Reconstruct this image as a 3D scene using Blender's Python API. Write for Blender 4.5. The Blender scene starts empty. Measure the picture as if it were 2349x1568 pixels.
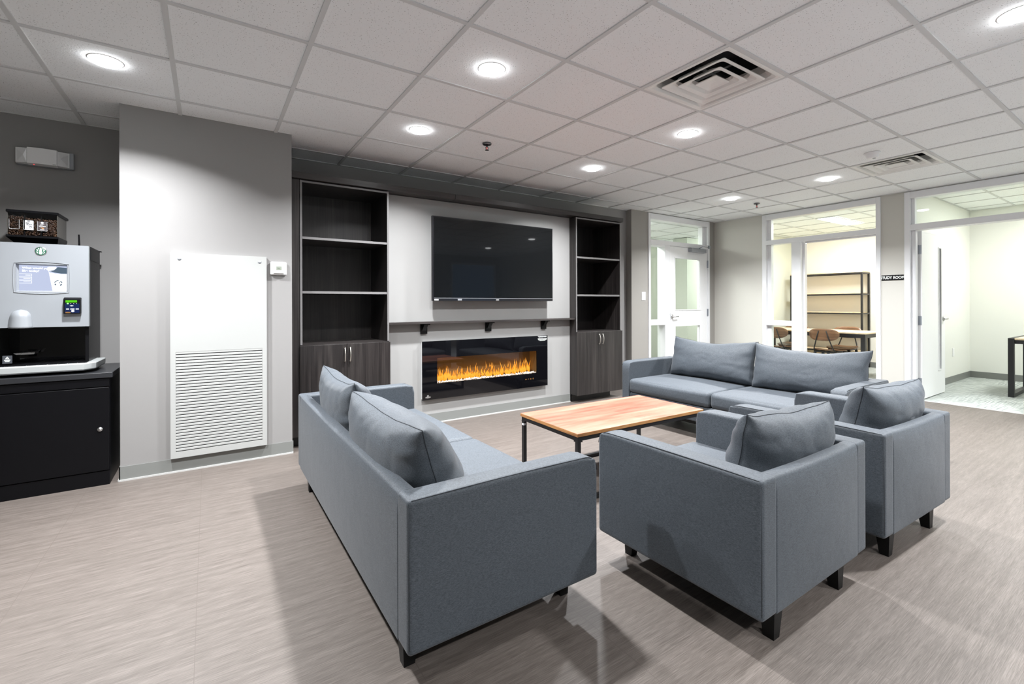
import bpy, bmesh, math, random
from mathutils import Vector, Matrix, noise

random.seed(7)
PI = math.pi
scene = bpy.context.scene
COL = scene.collection

# ------------------------------------------------------------------ camera
W_PX, H_PX = 2349, 1568
F_PX, CX, CY, YAW, ROLL, EYE = 1062.0, 1195.0, 696.64, 0.9764, -0.0028, 1.1935
H = 2.5526                                   # main ceiling height
cam_d = bpy.data.cameras.new('camera')
cam = bpy.data.objects.new('camera', cam_d)
COL.objects.link(cam)
fw = Vector((math.cos(YAW), math.sin(YAW), 0)); rt = Vector((math.sin(YAW), -math.cos(YAW), 0)); up = Vector((0, 0, 1))
rc = rt * math.cos(ROLL) + up * math.sin(ROLL)
uc = up * math.cos(ROLL) - rt * math.sin(ROLL)
mw = Matrix.Identity(4)
for i in range(3):
    mw[i][0] = rc[i]; mw[i][1] = uc[i]; mw[i][2] = -fw[i]
mw[0][3], mw[1][3], mw[2][3] = 0, 0, EYE
cam.matrix_world = mw
cam_d.sensor_fit = 'HORIZONTAL'
cam_d.sensor_width = 36
cam_d.lens = F_PX / W_PX * 36
cam_d.shift_x = -(CX - W_PX / 2) / W_PX
cam_d.shift_y = (CY - H_PX / 2) / W_PX
cam_d.clip_start = 0.05
scene.camera = cam

# ------------------------------------------------------------------ world, exposure, lamp powers
world = bpy.data.worlds.new('world'); scene.world = world
world.use_nodes = True
world.node_tree.nodes['Background'].inputs[0].default_value = (0.16, 0.28, 0.5, 1)   # dusk outside the rear window
world.node_tree.nodes['Background'].inputs[1].default_value = 1.6
vs = scene.view_settings
vs.view_transform = 'Standard'; vs.look = 'None'; vs.gamma = 1; vs.exposure = 0.02; vs.use_curve_mapping = False
scene.display_settings.display_device = 'sRGB'
scene.cycles.use_denoising = True
scene.cycles.max_bounces = 10
scene.cycles.diffuse_bounces = 6
scene.cycles.glossy_bounces = 4
scene.cycles.transparent_max_bounces = 12
scene.cycles.sample_clamp_indirect = 4.0
scene.cycles.caustics_reflective = False
scene.cycles.caustics_refractive = False
P_DOWN = 60.0            # each recessed downlight, watts
SPREAD = math.radians(134)
DOWN_COL = (0.965, 0.98, 1.0)

# ------------------------------------------------------------------ materials
def nodemat(name):
    m = bpy.data.materials.new(name); m.use_nodes = True
    nt = m.node_tree
    return m, nt, nt.nodes['Principled BSDF']

def N(nt, typ, **kw):
    n = nt.nodes.new(typ)
    for k, v in kw.items():
        if hasattr(n, k): setattr(n, k, v)
        else: n.inputs[k].default_value = v
    return n

def plain(name, col, rough=0.6, metal=0.0, coat=0.0, bump=0.0, bscale=200.0, spec=None, emit=None, estr=0.0):
    m, nt, b = nodemat(name)
    b.inputs['Base Color'].default_value = (*col, 1)
    b.inputs['Roughness'].default_value = rough
    b.inputs['Metallic'].default_value = metal
    b.inputs['Coat Weight'].default_value = coat
    if spec is not None: b.inputs['Specular IOR Level'].default_value = spec
    if emit:
        b.inputs['Emission Color'].default_value = (*emit, 1); b.inputs['Emission Strength'].default_value = estr
    tc = N(nt, 'ShaderNodeTexCoord')
    nz = N(nt, 'ShaderNodeTexNoise'); nz.inputs['Scale'].default_value = bscale; nz.inputs['Detail'].default_value = 3
    nt.links.new(tc.outputs['Object'], nz.inputs['Vector'])
    if bump > 0:
        bp = N(nt, 'ShaderNodeBump'); bp.inputs['Strength'].default_value = bump; bp.inputs['Distance'].default_value = 0.002
        nt.links.new(nz.outputs['Fac'], bp.inputs['Height']); nt.links.new(bp.outputs['Normal'], b.inputs['Normal'])
    else:
        mr = N(nt, 'ShaderNodeMapRange'); mr.inputs['To Min'].default_value = max(0, rough - 0.03); mr.inputs['To Max'].default_value = min(1, rough + 0.03)
        nt.links.new(nz.outputs['Fac'], mr.inputs['Value']); nt.links.new(mr.outputs['Result'], b.inputs['Roughness'])
    return m

def emis(name, col, s):
    m = bpy.data.materials.new(name); m.use_nodes = True; nt = m.node_tree
    nt.nodes.remove(nt.nodes['Principled BSDF'])
    e = N(nt, 'ShaderNodeEmission'); e.inputs[0].default_value = (*col, 1); e.inputs[1].default_value = s
    nt.links.new(e.outputs[0], nt.nodes['Material Output'].inputs[0])
    return m

def pane_mat(name, tint=(0.97, 1.0, 0.98), gloss=1.0):
    m = bpy.data.materials.new(name); m.use_nodes = True; nt = m.node_tree
    nt.nodes.remove(nt.nodes['Principled BSDF'])
    t = N(nt, 'ShaderNodeBsdfTransparent'); t.inputs[0].default_value = (*tint, 1)
    g = N(nt, 'ShaderNodeBsdfGlossy'); g.inputs['Roughness'].default_value = 0.0
    fr = N(nt, 'ShaderNodeFresnel'); fr.inputs[0].default_value = 1.5
    mu = N(nt, 'ShaderNodeMath', operation='MULTIPLY'); mu.inputs[1].default_value = gloss
    mx = N(nt, 'ShaderNodeMixShader')
    ge = N(nt, 'ShaderNodeNewGeometry'); ff = N(nt, 'ShaderNodeMath', operation='SUBTRACT'); ff.inputs[0].default_value = 1.0   # only the outward face reflects
    m2 = N(nt, 'ShaderNodeMath', operation='MULTIPLY')
    nt.links.new(ge.outputs['Backfacing'], ff.inputs[1]); nt.links.new(ff.outputs[0], m2.inputs[0])
    nt.links.new(fr.outputs[0], mu.inputs[0]); nt.links.new(mu.outputs[0], m2.inputs[1]); nt.links.new(m2.outputs[0], mx.inputs[0])
    nt.links.new(t.outputs[0], mx.inputs[1]); nt.links.new(g.outputs[0], mx.inputs[2])
    nt.links.new(mx.outputs[0], nt.nodes['Material Output'].inputs[0])
    return m

def stretch_noise(nt, scale, detail=4, coord='Object', rough=0.5):
    tc = N(nt, 'ShaderNodeTexCoord'); mp = N(nt, 'ShaderNodeMapping'); mp.inputs['Scale'].default_value = scale
    nz = N(nt, 'ShaderNodeTexNoise'); nz.inputs['Scale'].default_value = 1.0; nz.inputs['Detail'].default_value = detail
    nz.inputs['Roughness'].default_value = rough
    nt.links.new(tc.outputs[coord], mp.inputs[0]); nt.links.new(mp.outputs[0], nz.inputs['Vector'])
    return nz

def ramp(nt, fac, stops):
    r = N(nt, 'ShaderNodeValToRGB')
    el = r.color_ramp.elements
    while len(el) < len(stops): el.new(0.5)
    for e, (p, c) in zip(el, stops): e.position = p; e.color = (*c, 1)
    nt.links.new(fac, r.inputs[0])
    return r

def mixc(nt, fac, a, b, blend='MIX'):
    x = N(nt, 'ShaderNodeMix', data_type='RGBA', blend_type=blend)
    for s, v in ((x.inputs[0], fac), (x.inputs[6], a), (x.inputs[7], b)):
        if hasattr(v, 'default_value'): nt.links.new(v, s)
        elif isinstance(v, (int, float)): s.default_value = v
        else: s.default_value = (*v, 1)
    return x.outputs[2]

def vinyl_mat():
    m, nt, b = nodemat('vinyl_floor')
    n1 = stretch_noise(nt, (11, 420, 1), 4)
    n2 = stretch_noise(nt, (2.2, 40, 1), 4)
    n3 = stretch_noise(nt, (30, 900, 1), 2)
    a = N(nt, 'ShaderNodeMath', operation='MULTIPLY_ADD'); a.inputs[1].default_value = 0.5
    nt.links.new(n1.outputs['Fac'], a.inputs[0])
    m2 = N(nt, 'ShaderNodeMath', operation='MULTIPLY'); m2.inputs[1].default_value = 0.25; nt.links.new(n2.outputs['Fac'], m2.inputs[0])
    nt.links.new(m2.outputs[0], a.inputs[2])
    a2 = N(nt, 'ShaderNodeMath', operation='MULTIPLY_ADD'); a2.inputs[1].default_value = 0.25
    nt.links.new(n3.outputs['Fac'], a2.inputs[0]); nt.links.new(a.outputs[0], a2.inputs[2])
    r = ramp(nt, a2.outputs[0], [(0.38, (0.073, 0.060, 0.051)), (0.5, (0.113, 0.0955, 0.084)), (0.62, (0.164, 0.141, 0.126))])
    tc = N(nt, 'ShaderNodeTexCoord'); mp = N(nt, 'ShaderNodeMapping'); mp.inputs['Location'].default_value = (0.04, -0.5, 0)
    nt.links.new(tc.outputs['Object'], mp.inputs[0])
    br = N(nt, 'ShaderNodeTexBrick'); br.offset = 0.0; br.squash = 1
    br.inputs['Scale'].default_value = 1; br.inputs['Brick Width'].default_value = 0.61; br.inputs['Row Height'].default_value = 1.22
    br.inputs['Mortar Size'].default_value = 0.0012; br.inputs['Mortar Smooth'].default_value = 0.2
    nt.links.new(mp.outputs[0], br.inputs['Vector'])
    c = mixc(nt, br.outputs['Fac'], r.outputs[0], (0.094, 0.077, 0.067))
    nt.links.new(c, b.inputs['Base Color'])
    b.inputs['Roughness'].default_value = 0.5
    bp = N(nt, 'ShaderNodeBump'); bp.inputs['Strength'].default_value = 0.12; bp.inputs['Distance'].default_value = 0.001
    nt.links.new(a2.outputs[0], bp.inputs['Height']); nt.links.new(bp.outputs[0], b.inputs['Normal'])
    return m

def carpet_mat():
    m, nt, b = nodemat('carpet_tile')
    n1 = stretch_noise(nt, (4, 70, 1), 5); n2 = stretch_noise(nt, (90, 8, 1), 3); n3 = stretch_noise(nt, (260, 260, 1), 2)
    tc = N(nt, 'ShaderNodeTexCoord')
    ck = N(nt, 'ShaderNodeTexBrick'); ck.inputs['Scale'].default_value = 1; ck.inputs['Brick Width'].default_value = 1.0; ck.inputs['Row Height'].default_value = 0.25
    ck.inputs['Color1'].default_value = (0, 0, 0, 1); ck.inputs['Color2'].default_value = (1, 1, 1, 1); ck.inputs['Mortar Size'].default_value = 0
    nt.links.new(tc.outputs['Object'], ck.inputs['Vector'])
    f = mixc(nt, ck.outputs['Color'], n1.outputs['Fac'], n2.outputs['Fac'])
    f = mixc(nt, 0.3, f, n3.outputs['Fac'])
    r = ramp(nt, f, [(0.38, (0.20, 0.225, 0.215)), (0.5, (0.38, 0.41, 0.395)), (0.62, (0.62, 0.65, 0.63))])
    nt.links.new(r.outputs[0], b.inputs['Base Color']); b.inputs['Roughness'].default_value = 0.95
    return m

def tile_mat():
    m, nt, b = nodemat('acoustic_tile')
    tc = N(nt, 'ShaderNodeTexCoord')
    vo = N(nt, 'ShaderNodeTexVoronoi'); vo.inputs['Scale'].default_value = 105; vo.inputs['Randomness'].default_value = 1
    nt.links.new(tc.outputs['Object'], vo.inputs['Vector'])
    nz = N(nt, 'ShaderNodeTexNoise'); nz.inputs['Scale'].default_value = 150; nz.inputs['Detail'].default_value = 2
    nt.links.new(tc.outputs['Object'], nz.inputs['Vector'])
    sm = N(nt, 'ShaderNodeMath', operation='ADD'); nt.links.new(vo.outputs['Distance'], sm.inputs[0]); nt.links.new(nz.outputs['Fac'], sm.inputs[1])
    r = ramp(nt, sm.outputs[0], [(0.57, (0.40, 0.40, 0.40)), (0.66, (0.885, 0.905, 0.915))])
    nt.links.new(r.outputs[0], b.inputs['Base Color']); b.inputs['Roughness'].default_value = 0.9
    bp = N(nt, 'ShaderNodeBump'); bp.inputs['Strength'].default_value = 0.25; bp.inputs['Distance'].default_value = 0.002
    nt.links.new(sm.outputs[0], bp.inputs['Height']); nt.links.new(bp.outputs[0], b.inputs['Normal'])
    return m

def fabric_mat(name, dark, light):
    m, nt, b = nodemat(name)
    n1 = stretch_noise(nt, (420, 110, 480), 3); n2 = stretch_noise(nt, (95, 420, 520), 3); n3 = stretch_noise(nt, (5, 5, 5), 3)
    s = N(nt, 'ShaderNodeMath', operation='ADD'); nt.links.new(n1.outputs['Fac'], s.inputs[0]); nt.links.new(n2.outputs['Fac'], s.inputs[1])
    h = N(nt, 'ShaderNodeMath', operation='MULTIPLY'); h.inputs[1].default_value = 0.5; nt.links.new(s.outputs[0], h.inputs[0])
    r = ramp(nt, h.outputs[0], [(0.40, dark), (0.60, light)])
    mid = tuple((x + y) / 2 for x, y in zip(dark, light))
    f3 = N(nt, 'ShaderNodeMath', operation='MULTIPLY'); f3.inputs[1].default_value = 0.5; nt.links.new(n3.outputs['Fac'], f3.inputs[0])
    c = mixc(nt, f3.outputs[0], r.outputs[0], mid)
    nt.links.new(c, b.inputs['Base Color'])
    b.inputs['Roughness'].default_value = 0.64; b.inputs['Specular IOR Level'].default_value = 0.5
    b.inputs['Sheen Weight'].default_value = 0.1; b.inputs['Sheen Roughness'].default_value = 0.45
    bp = N(nt, 'ShaderNodeBump'); bp.inputs['Strength'].default_value = 0.18; bp.inputs['Distance'].default_value = 0.0015
    nt.links.new(h.outputs[0], bp.inputs['Height'])
    n4 = stretch_noise(nt, (9, 9, 9), 2)
    bp2 = N(nt, 'ShaderNodeBump'); bp2.inputs['Strength'].default_value = 0.12; bp2.inputs['Distance'].default_value = 0.02
    nt.links.new(n4.outputs['Fac'], bp2.inputs['Height']); nt.links.new(bp.outputs[0], bp2.inputs['Normal'])
    nt.links.new(bp2.outputs[0], b.inputs['Normal'])
    return m

def wood_mat(name, stops, scale, rough=0.45, bump=0.05, coat=0.0, knots=False):
    m, nt, b = nodemat(name)
    n1 = stretch_noise(nt, scale, 5, rough=0.6)
    n2 = stretch_noise(nt, tuple(s * 0.22 for s in scale), 3)
    s = N(nt, 'ShaderNodeMath', operation='MULTIPLY_ADD'); s.inputs[1].default_value = 0.55
    h = N(nt, 'ShaderNodeMath', operation='MULTIPLY'); h.inputs[1].default_value = 0.45
    nt.links.new(n2.outputs['Fac'], h.inputs[0]); nt.links.new(n1.outputs['Fac'], s.inputs[0]); nt.links.new(h.outputs[0], s.inputs[2])
    r = ramp(nt, s.outputs[0], stops)
    out = r.outputs[0]
    if knots:
        tc = N(nt, 'ShaderNodeTexCoord'); mp = N(nt, 'ShaderNodeMapping'); mp.inputs['Scale'].default_value = (3.2, 7.5, 1)
        nt.links.new(tc.outputs['Object'], mp.inputs[0])
        vo = N(nt, 'ShaderNodeTexVoronoi'); vo.inputs['Scale'].default_value = 1
        nz = N(nt, 'ShaderNodeTexNoise'); nz.inputs['Scale'].default_value = 3
        nt.links.new(mp.outputs[0], nz.inputs['Vector'])
        ad = mixc(nt, 0.12, mp.outputs[0], nz.outputs['Color'])
        nt.links.new(ad, vo.inputs['Vector'])
        wv = N(nt, 'ShaderNodeMath', operation='MULTIPLY'); wv.inputs[1].default_value = 55; nt.links.new(vo.outputs['Distance'], wv.inputs[0])
        sn = N(nt, 'ShaderNodeMath', operation='SINE'); nt.links.new(wv.outputs[0], sn.inputs[0])
        fall = N(nt, 'ShaderNodeMapRange'); fall.inputs['From Min'].default_value = 0.04; fall.inputs['From Max'].default_value = 0.26; fall.inputs['To Min'].default_value = 0.55; fall.inputs['To Max'].default_value = 0.0
        nt.links.new(vo.outputs['Distance'], fall.inputs['Value'])
        rs = N(nt, 'ShaderNodeMapRange'); rs.inputs['From Min'].default_value = 0.2; rs.inputs['From Max'].default_value = 1
        nt.links.new(sn.outputs[0], rs.inputs['Value'])
        mu = N(nt, 'ShaderNodeMath', operation='MULTIPLY'); nt.links.new(fall.outputs[0], mu.inputs[0]); nt.links.new(rs.outputs[0], mu.inputs[1])
        out = mixc(nt, mu.outputs[0], out, (0.17, 0.07, 0.035))
        # glued staves: every board has its own tone
        br = N(nt, 'ShaderNodeTexBrick'); br.inputs['Scale'].default_value = 1; br.inputs['Brick Width'].default_value = 3.0; br.inputs['Row Height'].default_value = 0.098
        br.inputs['Mortar Size'].default_value = 0.0; br.inputs['Color1'].default_value = (0.80, 0.74, 0.70, 1); br.inputs['Color2'].default_value = (1.12, 1.12, 1.1, 1); br.inputs['Bias'].default_value = 0.15
        nt.links.new(tc.outputs['Object'], br.inputs['Vector'])
        out = mixc(nt, 1.0, out, br.outputs['Color'], 'MULTIPLY')
    nt.links.new(out, b.inputs['Base Color'])
    b.inputs['Roughness'].default_value = rough; b.inputs['Coat Weight'].default_value = coat
    bp = N(nt, 'ShaderNodeBump'); bp.inputs['Strength'].default_value = bump; bp.inputs['Distance'].default_value = 0.001
    nt.links.new(s.outputs[0], bp.inputs['Height']); nt.links.new(bp.outputs[0], b.inputs['Normal'])
    return m

M = {}
M['pale_bounce_vinyl'] = plain('pale_bounce_vinyl', (0.40, 0.41, 0.42), 0.5, bump=0.05)  # for the unseen rear floor, set pale so its bounce lifts the ceiling
M['vinyl'] = vinyl_mat(); M['carpet'] = carpet_mat(); M['tile'] = tile_mat()
M['tbar'] = plain('ceiling_tbar', (0.64, 0.65, 0.65), 0.75, spec=0.2)
M['grey_wall'] = plain('grey_wall_paint', (0.262, 0.256, 0.252), 0.75, bump=0.06, bscale=350)
M['pier_wall'] = plain('taupe_wall_paint', (0.31, 0.298, 0.277), 0.75, bump=0.06, bscale=350)
M['panel_wall'] = plain('pale_grey_wall_paint', (0.318, 0.316, 0.310), 0.75, bump=0.06, bscale=350)
M['cream_wall'] = plain('cream_wall_paint', (0.57, 0.56, 0.518), 0.75, bump=0.06, bscale=350)
M['white_wall'] = plain('white_wall_paint', (0.80, 0.81, 0.77), 0.75, bump=0.06, bscale=350)
M['yellow_wall'] = plain('warm_wall_paint', (0.82, 0.81, 0.74), 0.75, bump=0.06, bscale=350)
M['green_wall'] = plain('green_wall_paint', (0.64, 0.68, 0.61), 0.75, bump=0.06, bscale=350)
M['base'] = plain('rubber_base', (0.20, 0.207, 0.198), 0.45)
M['caulk'] = plain('white_caulk', (0.50, 0.50, 0.49), 0.5)
M['frame'] = plain('white_enamel', (0.80, 0.81, 0.83), 0.35)
M['leaf'] = plain('white_door_paint', (0.84, 0.85, 0.86), 0.4)
M['pane'] = pane_mat('clear_glass')
M['pane_green'] = pane_mat('green_tinted_glass', (0.97, 0.99, 0.973))
M['acrylic'] = pane_mat('clear_acrylic', (0.93, 0.93, 0.93))
M['fire_glass'] = pane_mat('fireplace_glass', (0.85, 0.83, 0.8), 1.4)
M['frost'] = plain('frosted_plastic', (0.72, 0.73, 0.74), 0.22, coat=0.5)
M['chrome'] = plain('brushed_steel', (0.6, 0.6, 0.6), 0.28, metal=1)
M['dark_chrome'] = plain('dark_chrome', (0.16, 0.16, 0.165), 0.2, metal=1)
M['hinge'] = plain('hinge_steel', (0.42, 0.45, 0.5), 0.4, metal=0.8)
M['nickel'] = plain('satin_nickel', (0.72, 0.69, 0.64), 0.3, metal=1)
M['white_plastic'] = plain('white_plastic', (0.86, 0.865, 0.87), 0.4)
M['grille_paint'] = plain('grille_enamel', (0.405, 0.412, 0.402), 0.5)
M['diffuser'] = plain('diffuser_enamel', (0.80, 0.80, 0.78), 0.45)
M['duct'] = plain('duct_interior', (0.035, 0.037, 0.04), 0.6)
M['dark_void'] = plain('dark_gap', (0.01, 0.01, 0.01), 0.9)
M['laminate'] = wood_mat('espresso_laminate', [(0.34, (0.006, 0.005, 0.005)), (0.5, (0.019, 0.016, 0.0155)), (0.66, (0.038, 0.033, 0.031))], (75, 75, 2.0), rough=0.36, bump=0.06)
M['laminate_h'] = wood_mat('espresso_laminate_long_grain', [(0.34, (0.012, 0.010, 0.010)), (0.5, (0.027, 0.023, 0.022)), (0.66, (0.05, 0.044, 0.042))], (2.2, 60, 60), rough=0.38, bump=0.06)
M['kick'] = plain('black_toe_kick', (0.012, 0.011, 0.011), 0.5)
M['edge'] = plain('grey_edge_band', (0.17, 0.165, 0.165), 0.4)
M['black_metal'] = plain('black_powder_coat', (0.012, 0.012, 0.013), 0.42)
M['black_lam'] = plain('black_laminate', (0.0035, 0.0035, 0.0045), 0.38, spec=0.16)
M['black_leg'] = plain('black_stained_wood', (0.004, 0.004, 0.004), 0.42, spec=0.2)
M['black_gloss'] = plain('black_gloss', (0.003, 0.003, 0.004), 0.03, spec=0.4)
M['tv_screen'] = plain('dark_screen', (0.003, 0.0035, 0.004), 0.22, coat=0.25, spec=0.16)
M['tv_bezel'] = plain('gloss_bezel', (0.01, 0.01, 0.012), 0.15)
M['silver_strip'] = plain('silver_strip', (0.35, 0.36, 0.38), 0.35, metal=0.7)
M['fabric'] = fabric_mat('slate_fabric', (0.023, 0.030, 0.038), (0.077, 0.091, 0.108))
M['seam'] = plain('seam_thread', (0.022, 0.026, 0.032), 0.9)
M['acacia'] = wood_mat('acacia_wood', [(0.36, (0.20, 0.064, 0.038)), (0.46, (0.30, 0.112, 0.074)), (0.54, (0.345, 0.148, 0.106)), (0.62, (0.44, 0.30, 0.235))], (2.0, 16, 16), rough=0.4, bump=0.05, knots=True)
M['acacia_edge'] = wood_mat('acacia_edge_wood', [(0.3, (0.12, 0.05, 0.02)), (0.5, (0.36, 0.17, 0.06)), (0.7, (0.55, 0.30, 0.12))], (6, 6, 60), rough=0.5)
M['oak'] = wood_mat('pale_oak', [(0.3, (0.60, 0.44, 0.26)), (0.5, (0.75, 0.60, 0.40)), (0.7, (0.85, 0.72, 0.52))], (3, 60, 60), rough=0.45)
M['walnut'] = wood_mat('walnut_ply', [(0.36, (0.10, 0.045, 0.02)), (0.5, (0.18, 0.088, 0.042)), (0.64, (0.27, 0.145, 0.075))], (4, 3, 50), rough=0.35, coat=0.3)
M['leg_oak'] = plain('oak_leg_tip', (0.50, 0.30, 0.12), 0.45)
M['silver_plastic'] = plain('silver_plastic', (0.33, 0.35, 0.375), 0.32, metal=0.2)
M['grey_plastic'] = plain('grey_plastic', (0.22, 0.24, 0.25), 0.35)
M['black_plastic'] = plain('black_plastic', (0.005, 0.005, 0.006), 0.36, spec=0.18)
M['tray'] = plain('pale_tray_plastic', (0.42, 0.44, 0.44), 0.35)
M['smoked'] = plain('smoked_plastic', (0.12, 0.112, 0.10), 0.3)
M['worktop'] = plain('charcoal_worktop', (0.02, 0.021, 0.024), 0.35)
M['bean'] = wood_mat('roasted_bean', [(0.3, (0.018, 0.008, 0.005)), (0.5, (0.045, 0.02, 0.01)), (0.75, (0.14, 0.065, 0.025))], (40, 40, 40), rough=0.35)
M['ink'] = plain('dark_ink', (0.03, 0.03, 0.035), 0.7)
M['card_white'] = plain('white_card', (0.72, 0.72, 0.75), 0.7)
M['card_dark'] = plain('dark_card', (0.075, 0.062, 0.065), 0.6)
M['card_text'] = plain('pale_print', (0.75, 0.75, 0.75), 0.7)
M['orange_print'] = plain('orange_print', (0.55, 0.28, 0.12), 0.7)
M['green_print'] = plain('green_print', (0.012, 0.10, 0.055), 0.4)
M['white_print'] = plain('white_print', (0.75, 0.78, 0.76), 0.5)
M['label_grey'] = plain('grey_label', (0.05, 0.055, 0.065), 0.6)
M['crystal'] = plain('white_crystal', (0.9, 0.9, 0.92), 0.2, emit=(0.9, 0.95, 1.0), estr=0.22)  # faint self-glow stands in for LED light on the stones
M['glow_wall'] = plain('amber_glow_backing', (0.20, 0.13, 0.05), 0.8)  # flame glow on the firebox walls put into the base colour
M['lens'] = emis('downlight_lens', (0.97, 0.985, 1.0), 34.0)
M['panel_light'] = emis('panel_light_diffuser', (1.0, 0.985, 0.95), 7.0)
M['screen_blue'] = emis('machine_screen', (0.56, 0.62, 0.82), 1.0)
M['screen_white'] = emis('machine_screen_white', (0.93, 0.96, 1.0), 1.25)
M['screen_dark'] = emis('machine_screen_grey', (0.14, 0.2, 0.27), 0.8)
M['lcd_green'] = emis('green_lcd', (0.13, 0.75, 0.02), 0.95)
M['led_green'] = emis('green_led', (0.25, 1.0, 0.2), 3.0)
M['led_blue'] = emis('white_blue_led', (0.75, 0.8, 1.0), 14.0)
M['reader_blue'] = emis('reader_glow', (0.025, 0.045, 0.16), 0.7)
M['glow_red'] = emis('red_glow', (1.0, 0.1, 0.1), 0.9)
M['amber_icon'] = emis('amber_icon', (0.75, 0.38, 0.12), 0.6)
M['lcd_grey'] = plain('grey_lcd', (0.27, 0.30, 0.25), 0.3)
M['lcd_ink'] = plain('lcd_ink', (0.06, 0.07, 0.06), 0.5)

def flame_mat():
    m = bpy.data.materials.new('flame'); m.use_nodes = True; nt = m.node_tree
    nt.nodes.remove(nt.nodes['Principled BSDF'])
    tc = N(nt, 'ShaderNodeTexCoord'); sp = N(nt, 'ShaderNodeSeparateXYZ'); nt.links.new(tc.outputs['Object'], sp.inputs[0])
    mr = N(nt, 'ShaderNodeMapRange'); mr.inputs['From Min'].default_value = 0.40; mr.inputs['From Max'].default_value = 0.60
    nt.links.new(sp.outputs['Z'], mr.inputs['Value'])
    nz = stretch_noise(nt, (55, 10, 18), 3)
    ad = N(nt, 'ShaderNodeMath', operation='MULTIPLY_ADD'); ad.inputs[1].default_value = 0.9; ad.inputs[2].default_value = -0.45
    nt.links.new(nz.outputs['Fac'], ad.inputs[0])
    sm = N(nt, 'ShaderNodeMath', operation='ADD'); nt.links.new(mr.outputs[0], sm.inputs[0]); nt.links.new(ad.outputs[0], sm.inputs[1])
    r = ramp(nt, sm.outputs[0], [(0.0, (1.0, 0.36, 0.02)), (0.25, (1.0, 0.50, 0.06)), (0.42, (1.0, 0.30, 0.012)), (0.62, (0.95, 0.45, 0.08)), (0.85, (0.70, 0.22, 0.015))])
    e = N(nt, 'ShaderNodeEmission'); e.inputs[1].default_value = 1.7; nt.links.new(r.outputs[0], e.inputs[0])
    lw = N(nt, 'ShaderNodeLayerWeight'); lw.inputs[0].default_value = 0.35
    tr = N(nt, 'ShaderNodeBsdfTransparent')
    mx = N(nt, 'ShaderNodeMixShader')
    cl = N(nt, 'ShaderNodeMapRange'); cl.inputs['From Min'].default_value = 0.25; cl.inputs['From Max'].default_value = 0.95; cl.inputs['To Min'].default_value = 0.12; cl.inputs['To Max'].default_value = 0.75
    nt.links.new(sm.outputs[0], cl.inputs['Value'])
    nt.links.new(cl.outputs[0], mx.inputs[0]); nt.links.new(e.outputs[0], mx.inputs[1]); nt.links.new(tr.outputs[0], mx.inputs[2])
    nt.links.new(mx.outputs[0], nt.nodes['Material Output'].inputs[0])
    return m
M['flame'] = flame_mat()

# ------------------------------------------------------------------ object helpers
def link(name, mesh, mat, parent=None, smooth=False, loc=None, rot=None):
    if mat is not None:
        for mm in (mat if isinstance(mat, (list, tuple)) else [mat]): mesh.materials.append(mm)
    if smooth:
        for p in mesh.polygons: p.use_smooth = True
    o = bpy.data.objects.new(name, mesh); COL.objects.link(o)
    if parent is not None: o.parent = parent
    if loc is not None: o.location = loc
    if rot is not None: o.rotation_euler = rot
    return o

def tag(o, label, cat, group=None, kind=None):
    o['label'] = label; o['category'] = cat
    if group: o['group'] = group
    if kind: o['kind'] = kind
    return o

def thing(name, label, cat, loc=(0, 0, 0), rz=0.0, group=None, kind=None):
    o = bpy.data.objects.new(name, None); COL.objects.link(o)
    o.empty_display_size = 0.05
    o.location = loc; o.rotation_euler = (0, 0, rz)
    return tag(o, label, cat, group, kind)

def struct(o, label, cat): return tag(o, label, cat, kind='structure')

def copy_tree(o, parent=None):
    c = o.copy(); COL.objects.link(c)
    if parent is not None: c.parent = parent
    for ch in list(o.children): copy_tree(ch, c)
    return c

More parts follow.
